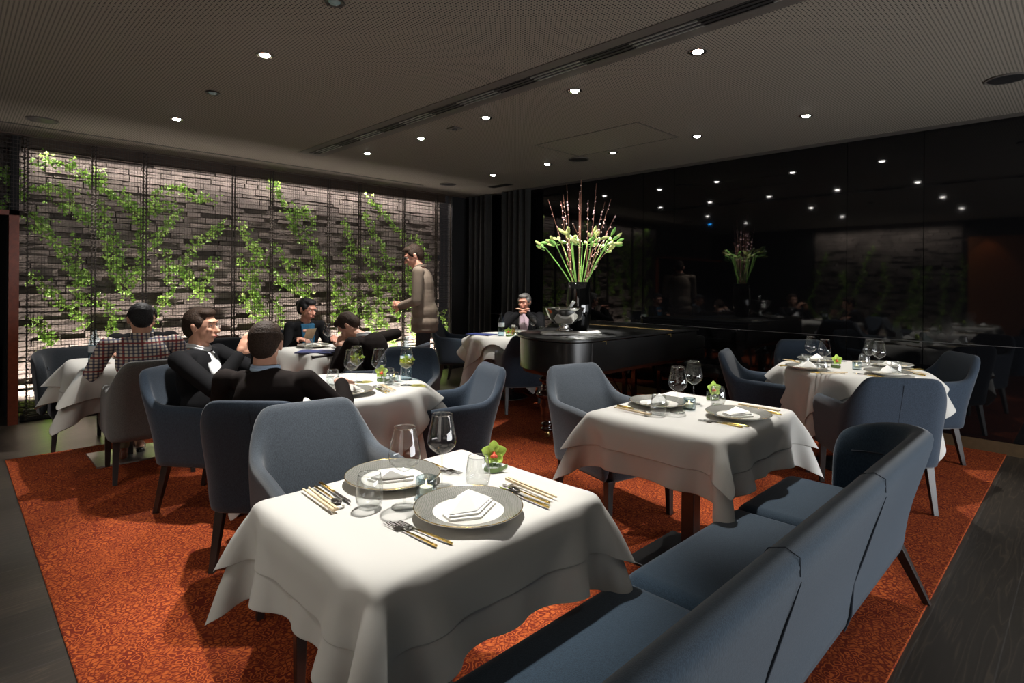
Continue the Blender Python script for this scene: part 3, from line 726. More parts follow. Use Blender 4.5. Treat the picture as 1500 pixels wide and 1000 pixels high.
# ---- sofa in front
def make_sofa(lab, mat, loc, rz, W, cuts, seams, legs, cat='sofa'):
    t = thing('upholstered_sofa', lab, cat, loc, rz)
    hb = W/2-.05
    def h(s, L):
        return .79-.11*sm((s-(hb-.05))/.36)
    def th(s, L): return .075+.025*(1-sm((s-(hb-.1))/.4))
    shell(hb, hb-.005, .26, .11, 121, h, lambda s, L: (.30*(1-sm((s-hb+.12)/.25)), .10*sm((s-hb+.15)/.2)), th, .25, .33, .07).build('shell', mat, t, smooth=True, sub=1)
    for a, b in zip(cuts[:-1], cuts[1:]):
        MB().rbox(a+.0015, b-.0015, -.09, .33, .25, .462, .05, 5).build('seat_cushion', mat, t, smooth=True)
    for x, y, dx, dy in legs:
        MB().frust((x, y, .27), (x+dx, y+dy, 0), (.022, .022), (.014, .014)).build('leg', M['darkwood'], t, bev=.003)
    # seams: vertical pleats down the back and stitch line round the inside
    for x in seams:
        MB().tube([(x+.002*k, -.13-(.031, .049, .0535, .054, .053, .052)[k]-max(0, q-.42)*.30, q) for k, q in enumerate((.262, .32, .42, .52, .63, .72))], [.003, .0045, .005, .004, .0025, .001], 6).build('back_seam', M['seam'], t)
        MB().tube([(x, -.273, .735), (x, -.272, .776), (x, -.241, .789), (x, -.204, .776), (x, -.182, .74), (x, -.155, .67)], .0014, 5).build('top_seam', M['seam'], t)
    if 1:
        p, s, L = upath(hb-.06, hb-.058, .26, .09, 90)
        pts = []
        for i in range(90):
            if abs(s[i]) > L-.055: continue
            wl = .30*(1-sm((abs(s[i])-hb+.12)/.25)); pts.append((p[i][0]*(1+.022*sm((abs(s[i])-hb+.15)/.2)), p[i][1]-.010-wl*.22+.0*L, .640-.09*sm((abs(s[i])-hb)/.4)))
        MB().tube(pts, .004, 5).build('inner_seam', M['seam'], t)
    return t
make_sofa('long blue-grey upholstered sofa in the foreground with tall seamed back', M['sofa'], (1.50, .72, .009), 0, 2.96, [-1.42, -.78, .02, .83, 1.42], [-.9, -.17, .56],
          [(1.40, -.13, .12, -.09), (1.36, .25, .03, .03), (-1.40, -.13, -.12, -.09), (-1.36, .25, -.03, .03), (0, .25, 0, .03)])
make_sofa('black tufted sofa on the far left behind the leftmost table', M['blackfab'], (1.40, 6.12, 0), PI, 1.75, [-.8, 0, .8], [0],
          [(.76, .26, .02, .03), (-.76, .26, 0, 0), (.42, -.08, 0, 0), (-.76, -.13, 0, 0)])

# ================================================================== TABLES
def make_table(name, lab, shape, cx, cy, a, b, rz=0, roundbase=False, steel=False):
    t = thing(name, lab, 'table', (cx, cy, .009), rz)
    if shape == 'sq': MB().rbox(-a, a, -b, b, .712, .736, .006, 2).build('tabletop', M['darkwood'], t)
    else: MB().lathe([(0, .712), (a, .712), (a+.002, .724), (a, .736), (0, .736)], 48).build('tabletop', M['darkwood'], t, smooth=2)
    MB().rbox(-.034, .034, -.034, .034, .0, .715, .004, 2).build('pedestal', M['darkwood'], t)
    MB().rbox(-.16, .16, -.16, .16, .69, .713, .003, 1).build('top_plate', M['iron'], t)
    if roundbase: MB().lathe([(0, 0), (.24, 0), (.24, .008), (.22, .012), (0, .014)], 48).build('base_plate', M['iron'], t, smooth=2)
    else: MB().rbox(-.23, .23, -.23, .23, .0, .013, .002, 1).build('base_plate', M['steel' if steel else 'iron'], t)
    return t
ZT = .745   # table top surface
GR = 1.1
def sdfn(P, shape, a, b, r):
    """distance and gradient of an upright prism with rounded edges whose top is z=0"""
    x, y, z = P[:, 0], P[:, 1], P[:, 2]
    if shape == 'sq':
        q = np.stack([np.abs(x)-(a-r), np.abs(y)-(b-r), z+r], 1)
        sgn = np.stack([np.sign(x), np.sign(y), np.ones_like(z)], 1)
        qc = np.maximum(q, 0); ln = np.linalg.norm(qc, axis=1)
        inside = ln < 1e-9
        g = np.where(inside[:, None], 0, qc/np.maximum(ln, 1e-9)[:, None])*sgn
        k = np.argmax(q, axis=1); gi = np.zeros_like(P); gi[np.arange(len(P)), k] = 1; gi *= sgn
        g = np.where(inside[:, None], gi, g)
        d = np.where(inside, q.max(1), ln)-r
    else:
        rho = np.hypot(x, y)+1e-9
        q = np.stack([rho-(a-r), z+r], 1); qc = np.maximum(q, 0); ln = np.linalg.norm(qc, axis=1); inside = ln < 1e-9
        u = np.stack([x/rho, y/rho], 1)
        gr = np.where(inside, (q[:, 0] > q[:, 1])*1., qc[:, 0]/np.maximum(ln, 1e-9)); gz = np.where(inside, (q[:, 0] <= q[:, 1])*1., qc[:, 1]/np.maximum(ln, 1e-9))
        g = np.stack([u[:, 0]*gr, u[:, 1]*gr, gz], 1); d = np.where(inside, q.max(1), ln)-r
    return d, g
def drape(shape, a, b, hx, hy, n, steps, seed, rot=0., under=None, off=.003, iters=7, shift=(0, 0)):
    rs = np.random.RandomState(seed)
    u = np.linspace(-hx, hx, n); v = np.linspace(-hy, hy, n); U, V = np.meshgrid(u, v, indexing='ij')
    c, s = math.cos(rot), math.sin(rot)
    X = np.stack([U*c-V*s+shift[0], U*s+V*c+shift[1], np.full_like(U, off)], 2)
    # start with the hem already half way down
    if shape == 'sq': out = np.maximum(np.maximum(np.abs(X[..., 0])-a, 0), np.maximum(np.abs(X[..., 1])-b, 0))
    else: out = np.maximum(np.hypot(X[..., 0], X[..., 1])-a, 0)
    X[..., 2] -= out*.35
    X += rs.normal(0, .0012, X.shape)
    Vv = np.zeros_like(X); dx, dy = u[1]-u[0], v[1]-v[0]; dt = 1/45.
    def con(A, Bq, L, k):
        d = Bq-A; l = np.linalg.norm(d, axis=-1, keepdims=True)+1e-9; w = d*(.5*k*(l-L)/l); A += w; Bq -= w
    dg = math.hypot(dx, dy)
    for st in range(steps):
        Vv *= .965; Vv[..., 2] -= GR*dt
        Xo = X.copy(); X = X + Vv*dt
        for it in range(iters):
            for k0 in (0, 1):
                e = (n-k0)//2*2+k0
                con(X[k0:e:2], X[k0+1:e+1:2][:len(X[k0:e:2])], dx, 1.) if False else None
                A = X[k0:n-1:2]; C = X[k0+1:n:2]; m_ = min(len(A), len(C)); con(A[:m_], C[:m_], dx, 1.)
                A = X[:, k0:n-1:2]; C = X[:, k0+1:n:2]; m_ = min(A.shape[1], C.shape[1]); con(A[:, :m_], C[:, :m_], dy, 1.)
                A = X[k0:n-1:2, :-1]; C = X[k0+1:n:2, 1:]; m_ = min(len(A), len(C)); con(A[:m_], C[:m_], dg, .35)
                A = X[k0:n-1:2, 1:]; C = X[k0+1:n:2, :-1]; m_ = min(len(A), len(C)); con(A[:m_], C[:m_], dg, .35)
            if it % 2 == 0:
                for k0 in range(4):
                    if k0 > 1: pass
                for k0 in range(8):
                    A = X[k0:n-4:8]; C = X[k0+4:n:8]; m_ = min(len(A), len(C)); con(A[:m_], C[:m_], 4*dx, .16)
                    A = X[:, k0:n-4:8]; C = X[:, k0+4:n:8]; m_ = min(A.shape[1], C.shape[1]); con(A[:, :m_], C[:, :m_], 4*dy, .16)
                for k0 in (0, 1, 2, 3):
                    A = X[k0:n-2:4]; C = X[k0+2:n:4]; m_ = min(len(A), len(C)); con(A[:m_], C[:m_], 2*dx, .2)
                    A = X[:, k0:n-2:4]; C = X[:, k0+2:n:4]; m_ = min(A.shape[1], C.shape[1]); con(A[:, :m_], C[:, :m_], 2*dy, .2)
            P = X.reshape(-1, 3)
            if under is not None:
                UP, UN, mask = under
                dd = ((P-UP)*UN).sum(1); bad = mask & (dd < .004)
                P[bad] += UN[bad]*(.004-dd[bad])[:, None]
            d, g = sdfn(P, shape, a, b, .012); bad = d < off
            P[bad] += g[bad]*(off-d[bad])[:, None]
            X = P.reshape(n, n, 3)
        Vv = (X-Xo)/dt
        d, g = sdfn(X.reshape(-1, 3), shape, a, b, .012); top = (d < off+.002).reshape(n, n)
        Vv[top] *= .35
    return X
def normals(X):
    gx = np.gradient(X, axis=0); gy = np.gradient(X, axis=1); nn = np.cross(gx, gy); return nn/(np.linalg.norm(nn, axis=2, keepdims=True)+1e-9)
def cloth_obj(name, X, lab, loc, rz, group, sub=1):
    n = X.shape[0]; m = MB(); m.v = [tuple(p) for p in X.reshape(-1, 3)]
    m.f = [(i*n+j, (i+1)*n+j, (i+1)*n+j+1, i*n+j+1) for i in range(n-1) for j in range(n-1)]
    me = m.mesh(name); me.materials.append(M['cloth']); me.polygons.foreach_set('use_smooth', [True]*len(me.polygons))
    o = bpy.data.objects.new(name, me); COL.objects.link(o); o.location = loc; o.rotation_euler = (0, 0, rz)
    s_ = o.modifiers.new('sol', 'SOLIDIFY'); s_.thickness = .0012; s_.offset = 0
    if sub: q = o.modifiers.new('sub', 'SUBSURF'); q.levels = sub; q.render_levels = sub
    return setp(o, lab, 'tablecloth', group)
def cloth_pair(shape, a, b, drop, tdrop, seed, n=53, steps=150, rot=0., sh=(0, 0)):
    hx, hy = a+drop, b+drop
    Xu = drape(shape, a, b, hx, hy, n, steps, seed, rot)
    # upper cloth on the same grid directions, cut smaller
    Nn = normals(Xu); tx, ty = a+tdrop, b+tdrop
    u = np.linspace(-hx, hx, n); v = np.linspace(-hy, hy, n)
    n2 = int(n*tx/hx)|1; uu = np.linspace(-tx, tx, n2); vv = np.linspace(-ty, ty, n2)
    def samp(G):
        fi = np.interp(uu, u, np.arange(n)); fj = np.interp(vv, v, np.arange(n)); i0 = np.clip(fi.astype(int), 0, n-2); j0 = np.clip(fj.astype(int), 0, n-2)
        a_ = (fi-i0)[:, None, None]; b_ = (fj-j0)[None, :, None]
        return G[i0][:, j0]*(1-a_)*(1-b_)+G[i0+1][:, j0]*a_*(1-b_)+G[i0][:, j0+1]*(1-a_)*b_+G[i0+1][:, j0+1]*a_*b_
    UP, UN = samp(Xu), samp(Nn); UN /= np.linalg.norm(UN, axis=2, keepdims=True)
    Xt = drape(shape, a, b, tx, ty, n2, int(steps*.75), seed+1, rot, under=(UP.reshape(-1, 3), UN.reshape(-1, 3), np.ones(n2*n2, bool)), off=.008)
    return Xu, Xt
def lay(key, pair, cx, cy, rz, who, sub=1):
    cloth_obj('tablecloth', pair[0], 'longer white under cloth hanging on ' + who, (cx, cy, ZT), rz, 'long under tablecloths', sub)
    cloth_obj('tablecloth', pair[1], 'shorter white top cloth spread over ' + who, (cx, cy, ZT), rz, 'square top tablecloths', sub)
T1 = (1.01, 1.355); T2 = (2.635, 1.40); T3 = (4.90, 1.30); T4 = (1.70, 3.18); T5 = (1.02, 5.30); T6 = (2.56, 5.02); T7 = (4.84, 4.97)
make_table('square_table', 'nearest square table on a black pedestal, before the foreground sofa', 'sq', *T1, .366, .306)
make_table('square_table', 'second square table on a black square base, between sofa and piano', 'sq', *T2, .39, .325)
make_table('round_table', 'round table set for four beside the black glass wall', 'rd', *T3, .48, .48, roundbase=True)
make_table('round_table', 'middle round table with the yellow drinks', 'rd', *T4, .49, .5, roundbase=True)
make_table('square_table', 'leftmost square table on a bright steel base plate', 'sq', *T5, .34, .34, steel=True)
make_table('square_table', 'square table of the seated woman by the planted wall', 'sq', *T6, .34, .37)
make_table('round_table', 'far table on a round black base, left of the piano tail', 'rd', *T7, .43, .44, roundbase=True)
lay(1, cloth_pair('sq', .385, .325, .205, .13, 3, n=65, steps=190), *T1, 0, 'the nearest square table', 2)
p2 = cloth_pair('sq', .41, .345, .215, .135, 12, n=57, steps=170); lay(2, p2, *T2, 0, 'the second square table')
p3 = cloth_pair('rd', .50, .50, .25, .13, 5, n=53, steps=160); lay(3, p3, *T3, .44, 'the round table set for four')
p4 = cloth_pair('rd', .51, .51, .27, .12, 8, n=53, steps=160); lay(4, p4, *T4, .785, 'the middle round table')
p5 = cloth_pair('sq', .35, .36, .28, .18, 21, n=41, steps=130)
lay(5, p5, *T5, 0, 'the leftmost table'); lay(6, p5, *T6, 0, 'the woman\'s table')
p7 = cloth_pair('rd', .45, .45, .28, .14, 15, n=41, steps=120); lay(7, p7, *T7, .5, 'the far table beside the piano')
ZC = ZT+.0098   # top of the upper cloth

# ================================================================== TABLEWARE (prototypes)
def p_wine(fill=None):
    t = thing('wine_glass', '', 'wine glass')
    pr = [(.0005, .004), (.034, .003), (.036, .0015), (.036, 0), (.0005, 0)]
    MB().lathe([(0, 0), (.0355, 0), (.036, .0015), (.020, .0035), (.006, .007), (0, .0075)], 32).build('foot', M['glass'], t, smooth=True)
    MB().lathe([(0, .007), (.0045, .008), (.0033, .014), (.003, .06), (.0033, .092), (.005, .099), (0, .1)], 14).build('stem', M['glass'], t, smooth=True)
    bowl = [(.0, .098), (.010, .101), (.026, .111), (.040, .125), (.0445, .137), (.0435, .152), (.0385, .18), (.033, .206), (.0305, .222)]
    MB().lathe(bowl, 36).build('bowl', M['glass'], t, smooth=True)
    MB().lathe([(.0312, .222), (.0305, .2235), (.0298, .222), (.0305, .2205), (.0312, .222)], 36).build('rim', M['glass'], t, smooth=True)
    if fill:
        MB().lathe([(0, .1), (.010, .1025), (.025, .1125), (.0385, .126), (.0428, .137), (.0420, .150), (.0405, .158), (0, .158)], 30).build('drink', M['drink'], t, smooth=True)
        g = MB(); r = random.Random(3)
        for k in range(9): leafgeo(g, (r.gauss(0, .018), r.gauss(0, .016), .155+r.uniform(-.012, .010)), .026, r)
        g.build('mint_leaf', M['orchid'], t)
    return t
def p_tumbler(fill=False):
    t = thing('water_tumbler', '', 'tumbler')
    MB().lathe([(0, .001), (.024, .0), (.030, .004), (.0365, .022), (.038, .038), (.036, .062), (.031, .095), (.0305, .096), (.0300, .095), (.035, .062), (.0368, .038), (.0352, .024), (.028, .010), (0, .009)], 34).build('glass_body', M['glass'], t, smooth=True)
    MB().lathe([(.0311, .095), (.0305, .0965), (.0299, .095), (.0305, .0940), (.0311, .095)], 34).build('rim', M['glass'], t, smooth=True)
    if fill: MB().lathe([(0, .0095), (.027, .0105), (.0345, .024), (.0362, .040), (.0355, .052), (0, .052)], 30).build('water', M['water'], t, smooth=True)
    return t
def p_tealight():
    t = thing('tealight_holder', '', 'candle holder')
    MB().lathe([(0, 0), (.029, 0), (.0305, .002), (.0305, .054), (.029, .057), (.024, .057), (.0225, .054), (.0225, .014), (.020, .011), (0, .011)], 36).build('glass_block', M['cglass'], t, smooth=2)
    MB().lathe([(0, .0115), (.019, .0115), (.019, .029), (.018, .030), (.0165, .028), (0, .028)], 26).build('candle', M['wax'], t, smooth=2)
    MB().lathe([(0, .029), (.0022, .032), (.0030, .037), (.0018, .044), (0, .050)], 10).build('flame', M['flame'], t, smooth=True)
    return t
def petal(m, c, direction, up, L, W, cup=.25):
    d = Vector(direction).normalized(); n = Vector(up); n = (n-d*n.dot(d)).normalized(); s = d.cross(n)
    vs = []; K = 7
    for i in range(K+1):
        t = i/K; w = W*math.sin(PI*min(1, t*.92+.06))**.75
        for j in range(5):
            a = (j-2)/2
            vs.append(Vector(c)+d*(L*t)+s*(w*a)+n*(cup*L*(t*t)*.6+abs(a)**2*w*.35))
    fs = [(i*5+j, i*5+j+1, (i+1)*5+j+1, (i+1)*5+j) for i in range(K) for j in range(4)]
    m.add(vs, fs)
def p_orchid():
    t = thing('orchid_in_glass', '', 'flower')
    MB().lathe([(0, 0), (.028, 0), (.0295, .003), (.0295, .044), (.0285, .045), (.0275, .044), (.0275, .005), (0, .005)], 28).build('glass_cup', M['fglass'], t, smooth=True)
    MB().lathe([(.0298, .002), (.0302, .004), (.0302, .014), (.0298, .016)], 28).box(-.004, .045, -.0315, -.0300, .002, .015).build('ribbon', M['ribbon'], t, smooth=2)
    c = Vector((-.002, -.004, .058)); m = MB(); f = Vector((-.75, -.55, .25)).normalized()
    side = f.cross(Vector((0, 0, 1))).normalized(); upv = side.cross(f).normalized()
    for k, (ang, L, W) in enumerate(((90, .043, .018), (18, .044, .018), (162, .044, .018), (-48, .040, .017), (-132, .040, .017))):
        a = math.radians(ang); d = side*math.cos(a)+upv*math.sin(a)
        petal(m, c, d+f*.12, f, L, W, .35)
    m.build('petal', M['orchid'], t, smooth=True, sol=.0012)
    m = MB().ell(c+f*.006-upv*.002, (.006, .006, .008)).ell(c+f*.013-upv*.008, (.009, .006, .007)).ell(c+f*.010-upv*.010+side*.007, .0055).ell(c+f*.010-upv*.010-side*.007, .0055)
    m.build('lip', M['orchidc'], t, smooth=True)
    MB().tube([c-f*.003, (0, .004, .035), (.004, .006, .006)], .0022, 6).build('stem', M['stemg'], t)
    return t
def p_charger():
    t = thing('charger_plate', '', 'plate')
    MB().lathe([(0, .002), (.055, .0), (.088, .0), (.100, .007), (.135, .0185), (.1475, .0235), (.148, .0255), (.1465, .0265), (.10, .0125), (.092, .0085), (0, .0080)], 56).build('plate_body', M['porcelain'], t, smooth=True)
    MB().lathe([(.0965, .0120), (.105, .0146), (.130, .0219), (.1455, .0270)], 64).build('patterned_rim', M['rim'], t, smooth=True)
    MB().tube([(.1467*math.cos(a), .1467*math.sin(a), .0262) for a in np.linspace(0, 2*PI, 64)], .0011, 6).build('gold_edge', M['gold'], t, smooth=True)
    return t
def p_napkin(kind=0):
    t = MB(); z = 0
    def slab(pts, z0, z1, tip=0):
        n = len(pts); v = [(x, y, z0+(dz if dz else 0)) for x, y, dz in pts] + [(x*.985, y*.985, z1+dz) for x, y, dz in pts]
        f = [tuple(range(n))[::-1], tuple(range(n, 2*n))] + [(i, (i+1)%n, n+(i+1)%n, n+i) for i in range(n)]
        t.add(v, f)
    if kind == 0:
        slab([(-.085, -.012, 0), (-.020, -.062, 0), (.082, -.030, 0), (.070, .015, 0), (-.005, .055, 0), (-.07, .03, 0)], 0, .006)
        slab([(-.082, -.004, 0), (-.015, -.050, 0), (.084, -.018, 0), (.060, .022, 0), (-.01, .052, 0)], .0068, .012)
        # crisp folded point
        a, b, c, d, e = (-.080, .000, .0132), (-.012, -.040, .0135), (.086, -.012, .0135), (.02, .062, .020), (.005, .006, .056)
        t.add([a, b, c, d, e], [(0, 1, 4), (1, 2, 4), (2, 3, 4), (3, 0, 4), (3, 2, 1, 0)])
    else:
        slab([(-.075, -.035, 0), (.045, -.050, 0), (.080, -.005, 0), (.050, .040, 0), (-.055, .045, 0)], 0, .007)
        slab([(-.070, -.028, 0), (.040, -.042, .002), (.070, .005, 0), (.030, .036, .003), (-.060, .035, 0)], .0075, .014)
        t.add([(-.072, -.02, .0145), (-.005, -.036, .020), (.012, .03, .036), (-.03, .04, .016), (.068, -.006, .0145), (.05, .035, .0155)], [(0, 1, 2), (0, 2, 3), (1, 4, 2), (2, 4, 5), (2, 5, 3), (3, 5, 4, 1, 0)])
    o = t.build('folded_napkin', M['napkin'], bev=.0012)
    return o
def p_fork():
    t = thing('fork', '', 'fork')
    m = MB().tube([(0, -.10, .004), (0, -.09, .0045), (0, -.03, .005), (0, .015, .004)], [.0032, .0036, .003, .0022], 8); m.build('handle', M['gold'], t, smooth=True)
    h = MB().tube([(0, .015, .004), (0, .04, .003)], [.0022, .0024], 8)
    h.rbox(-.0105, .0105, .038, .060, .002, .0035, .0007, 1)
    for k in range(4): h.box(-.0105+k*.0062, -.0081+k*.0062, .058, .100, .002, .0036)
    h.build('tines', M['silver'], t)
    return t
def p_knife():
    t = thing('table_knife', '', 'knife')
    MB().tube([(0, -.11, .004), (0, -.10, .005), (0, -.01, .004)], [.0034, .004, .0035], 8).build('handle', M['gold'], t, smooth=True)
    MB().add([(-.004, -.01, .003), (.005, -.01, .003), (.0075, .05, .003), (.003, .105, .003), (-.004, .09, .003)]+[(-.004, -.01, .0045), (.005, -.01, .0045), (.0075, .05, .0045), (.003, .105, .0045), (-.004, .09, .0045)],
             [(4,3,2,1,0),(5,6,7,8,9)]+[(i, (i+1)%5, 5+(i+1)%5, 5+i) for i in range(5)]).build('blade', M['silver'], t)
    return t
def p_spoon():
    t = thing('spoon', '', 'spoon')
    MB().tube([(0, -.09, .004), (0, -.08, .0045), (0, .02, .004), (0, .04, .0035)], [.003, .0035, .0022, .0018], 8).build('handle', M['gold'], t, smooth=True)
    MB().ell((0, .062, .004), (.0145, .024, .0026)).build('bowl', M['silver'], t, smooth=True)
    return t
def p_chop():
    t = thing('chopsticks', '', 'chopsticks')
    for s in (-1, 1): MB().frust((0, 0, 0), (0, 0, .21), (.0036, .0036), (.0022, .0022)).build('stick', M['chop'], t).rotation_euler = (PI/2, 0, s*.018)
    for i, c in enumerate(t.children): c.location = ((-1, 1)[i]*.0050, .105, .0090)
    return t
def p_rest():
    o = MB().rbox(-.022, .022, -.006, .006, 0, .0055, .0015, 1).rbox(-.022, -.016, -.007, .007, 0, .010, .0015, 1).rbox(.016, .022, -.007, .007, 0, .010, .0015, 1).build('cutlery_rest', M['porcelain'])
    return o
def p_bottle(h=.27):
    t = thing('water_bottle', '', 'bottle')
    k = h/.27
    MB().lathe([(0, 0), (.034, 0), (.0375, .005), (.0375, .06*k), (.0360, .066*k), (.0375, .072*k), (.0360, .085*k), (.0375, .095*k), (.0375, .165*k), (.034, .19*k), (.024, .215*k), (.0145, .235*k), (.0135, .262*k), (.0150, .263*k), (.0150, .27*k), (.012, .27*k)], 30).build('glass_body', M['bglass'], t, smooth=True)
    MB().lathe([(0, .006), (.0345, .007), (.0345, .115*k), (0, .115*k)], 26).build('water', M['water'], t, smooth=2)
    MB().lathe([(.0378, .108*k), (.0382, .110*k), (.0382, .152*k), (.0378, .154*k)], 30).build('label', M['label'], t, smooth=2)
    return t
W0 = p_wine(); WF = p_wine(True); TU = p_tumbler(); TF = p_tumbler(True); TL = p_tealight(); OR_ = p_orchid(); CH = p_charger()
NK = [p_napkin(0), p_napkin(1)]; FK = p_fork(); KN = p_knife(); SP_ = p_spoon(); CS = p_chop(); RS = p_rest(); BT = p_bottle()
protos = [W0, WF, TU, TF, TL, OR_, CH, *NK, FK, KN, SP_, CS, RS, BT]
GN = {'wine_glass': 'wine glasses', 'water_tumbler': 'water tumblers', 'tealight_holder': 'tealights in smoky glass', 'orchid_in_glass': 'green orchids in small glasses', 'charger_plate': 'gold edged charger plates',
      'folded_napkin': 'folded white napkins', 'fork': 'gold handled forks', 'table_knife': 'gold handled knives', 'spoon': 'gold handled spoons', 'chopsticks': 'wooden chopsticks', 'cutlery_rest': 'white cutlery rests', 'water_bottle': 'water bottles'}
CT = {'folded_napkin': 'napkin', 'cutlery_rest': 'cutlery rest'}
def put(p, x, y, lab, rz=0., z=None):
    o = dup(p, (x, y, ZC if z is None else z), rz, lab, GN.get(p.name.split('.')[0]))
    c = CT.get(p.name.split('.')[0])
    if c: o['category'] = c
    return o
def setting(T, px, py, f, lab, nk=0, detail=True, fk=None, no_nap=False):
    """a place setting; f = direction the diner faces"""
    a = fz(f); c, s = math.cos(a), math.sin(a)
    def w(lx, ly): return (px+lx*c-ly*s, py+lx*s+ly*c)
    put(CH, px, py, 'gold edged charger plate with grey rim ' + lab, a)
    if not no_nap:
        put(NK[nk], px, py, 'folded white napkin on the plate ' + lab, a+(.15 if nk == 0 else -.4), ZC+.0088)
    if detail:
        x, y = w(-.188, .0); put(FK, x, y, 'outer gold handled fork left of plate ' + lab, a+.05)
        x, y = w(-.160, -.015); put(FK, x, y, 'inner gold handled fork left of plate ' + lab, a+.12)
        x, y = w(.185, -.02); put(KN, x, y, 'gold handled knife right of the plate ' + lab, a-.05, ZC+.002)
        x, y = w(.210, -.02); put(SP_, x, y, 'gold handled spoon right of the plate ' + lab, a-.05, ZC+.002)
        x, y = w(.245, .005); put(CS, x, y, 'pale chopsticks right of the plate ' + lab, a-.07, ZC+.001)
        x, y = w(.236, .085); put(RS, x, y, 'little white rest under the chopsticks ' + lab, a)
n1 = 'on the nearest square table'
setting(T1, 1.01, 1.185, (0, 1), 'at the sofa side of the nearest table', 0)
setting(T1, 1.005, 1.545, (0, -1), 'at the armchair side of the nearest table', 1)
put(W0, .912, 1.345, 'tall empty wine glass %s, left of the tealight' % n1)
put(W0, 1.085, 1.40, 'tall empty wine glass %s, right of the tealight' % n1)
put(TU, .838, 1.405, 'empty tumbler %s, leftmost' % n1)
put(TU, 1.160, 1.318, 'empty tumbler %s, before the orchid' % n1)
put(TL, 1.003, 1.368, 'lit tealight in smoky glass %s' % n1)
put(OR_, 1.302, 1.405, 'green orchid bloom in a small glass %s' % n1, .3)
n2 = 'on the second square table'
setting(T2, 2.660, 1.175, (0, 1), 'at the sofa side of the second table', 1)
setting(T2, 2.62, 1.575, (0, -1), 'at the armchair side of the second table', 0)
put(W0, 2.545, 1.425, 'empty wine glass %s, left of the tealight' % n2)
put(W0, 2.79, 1.47, 'empty wine glass %s, right of the tealight' % n2)
put(TU, 2.43, 1.46, 'empty tumbler %s, at the left' % n2)
put(TU, 2.845, 1.365, 'empty tumbler %s, in front of the orchid' % n2)
put(TL, 2.650, 1.42, 'lit tealight in smoky glass %s' % n2)
put(OR_, 2.965, 1.455, 'green orchid in glass %s' % n2, .4)
n3 = 'on the round table set for four'
for dx, dy, f, w_, k in ((-.33, .20, (.85, -.5), 'on the left of the round table for four', 0), (-.18, -.28, (.5, .85), 'nearest us on the round table for four', 0),
                         (.30, -.20, (-.85, .5), 'on the right of the round table for four', 1), (.20, .30, (-.5, -.85), 'farthest on the round table for four', 0)):
    setting(T3, T3[0]+dx, T3[1]+dy, f, w_, k)
put(W0, 4.63, 1.40, 'empty wine glass %s, front of the left pair' % n3)
put(W0, 4.80, 1.55, 'empty wine glass %s, back of the left pair' % n3)
put(W0, 4.80, 1.09, 'empty wine glass %s, front of the right pair' % n3)
put(W0, 4.93, 1.18, 'empty wine glass %s, back of the right pair' % n3)
put(TU, 4.47, 1.365, 'empty tumbler %s, leftmost front' % n3)
put(TU, 4.68, 1.55, 'empty tumbler %s, leftmost back' % n3)
put(TU, 4.73, .97, 'empty tumbler %s, rightmost' % n3)
put(TU, 5.02, 1.24, 'empty tumbler %s, behind the right wine glasses' % n3)
put(TL, 4.83, 1.24, 'lit tealight in smoky glass %s' % n3)
put(OR_, 4.80, 1.375, 'green orchid in glass %s' % n3, .2)
n4 = 'on the middle round table'
setting(T4, 1.60, 2.93, (.15, 1), 'nearest us on the middle round table', 0)
setting(T4, 1.42, 3.36, (.9, -.4), 'beside the man in profile, middle round table', 1, detail=False)
put(W0, 1.715, 3.055+.03, 'empty wine glass %s, left front of the plate' % n4)
put(WF, 1.83, 3.23, 'wine glass of yellow drink and mint %s, at the left' % n4)
put(W0, 1.86, 3.02, 'empty wine glass %s, in the middle' % n4)
put(WF, 1.995, 2.93, 'wine glass of yellow drink and mint %s, before the bottle' % n4)
put(TF, 1.66, 3.21, 'half full tumbler %s, at the left' % n4)
put(TF, 1.935, 3.03, 'half full tumbler %s, before the tealight' % n4)
put(TL, 2.01, 3.09, 'lit tealight in smoky glass %s' % n4)
put(OR_, 1.96, 3.15, 'green orchid in glass %s' % n4, .2)
put(BT, 2.11, 3.10, 'pale blue water bottle %s' % n4)
n5 = 'on the leftmost table'
put(BT, .765, 5.03, 'clear blue water bottle %s' % n5)
n6 = 'on the woman\'s table'
setting(T6, 2.50, 5.22, (0, -1), 'before the seated woman', 1, detail=False)
setting(T6, 2.62, 4.78, (0, 1), 'before the brown suited man', 0, detail=False, no_nap=True)
put(W0, 2.60, 5.13, 'empty wine glass %s, at the left' % n6); put(W0, 2.76, 5.00, 'empty wine glass %s, at the right' % n6)
put(TU, 2.38, 5.06, 'empty tumbler %s' % n6); put(TL, 2.64, 4.98, 'lit tealight in smoky glass %s' % n6)
def menu(x, y, rz, lab):
    t = thing('menu_folder', lab, 'menu', (x, y, ZC), rz, 'blue menu folders')
    MB().rbox(-.11, .11, -.16, .16, 0, .004, .001, 1).build('cover', M['menu'], t)
    B(-.106, .108, -.157, .157, .0041, .0065).build('pages', M['napkin'], t)
    MB().rbox(-.11, .11, -.16, .16, .0066, .0095, .001, 1).build('cover', M['menu'], t)
menu(2.34, 4.82, .8, 'closed blue menu folder on the woman\'s table')
menu(4.58, 5.16, .3, 'closed blue menu folder on the far table by the piano')
n7 = 'on the far table by the piano'
setting(T7, 5.10, 5.10, (-.8, -.6), 'before the grey haired man', 1, detail=False, no_nap=True)
put(BT, 4.66, 4.90, 'blue tinted water bottle %s' % n7)
put(W0, 5.02, 4.92, 'empty wine glass %s, at the left' % n7); put(W0, 5.12, 4.82, 'empty wine glass %s, at the right' % n7)
put(TU, 4.92, 4.93, 'empty tumbler %s' % n7); put(TU, 5.15, 4.70, 'empty tumbler %s, by the piano tail' % n7)
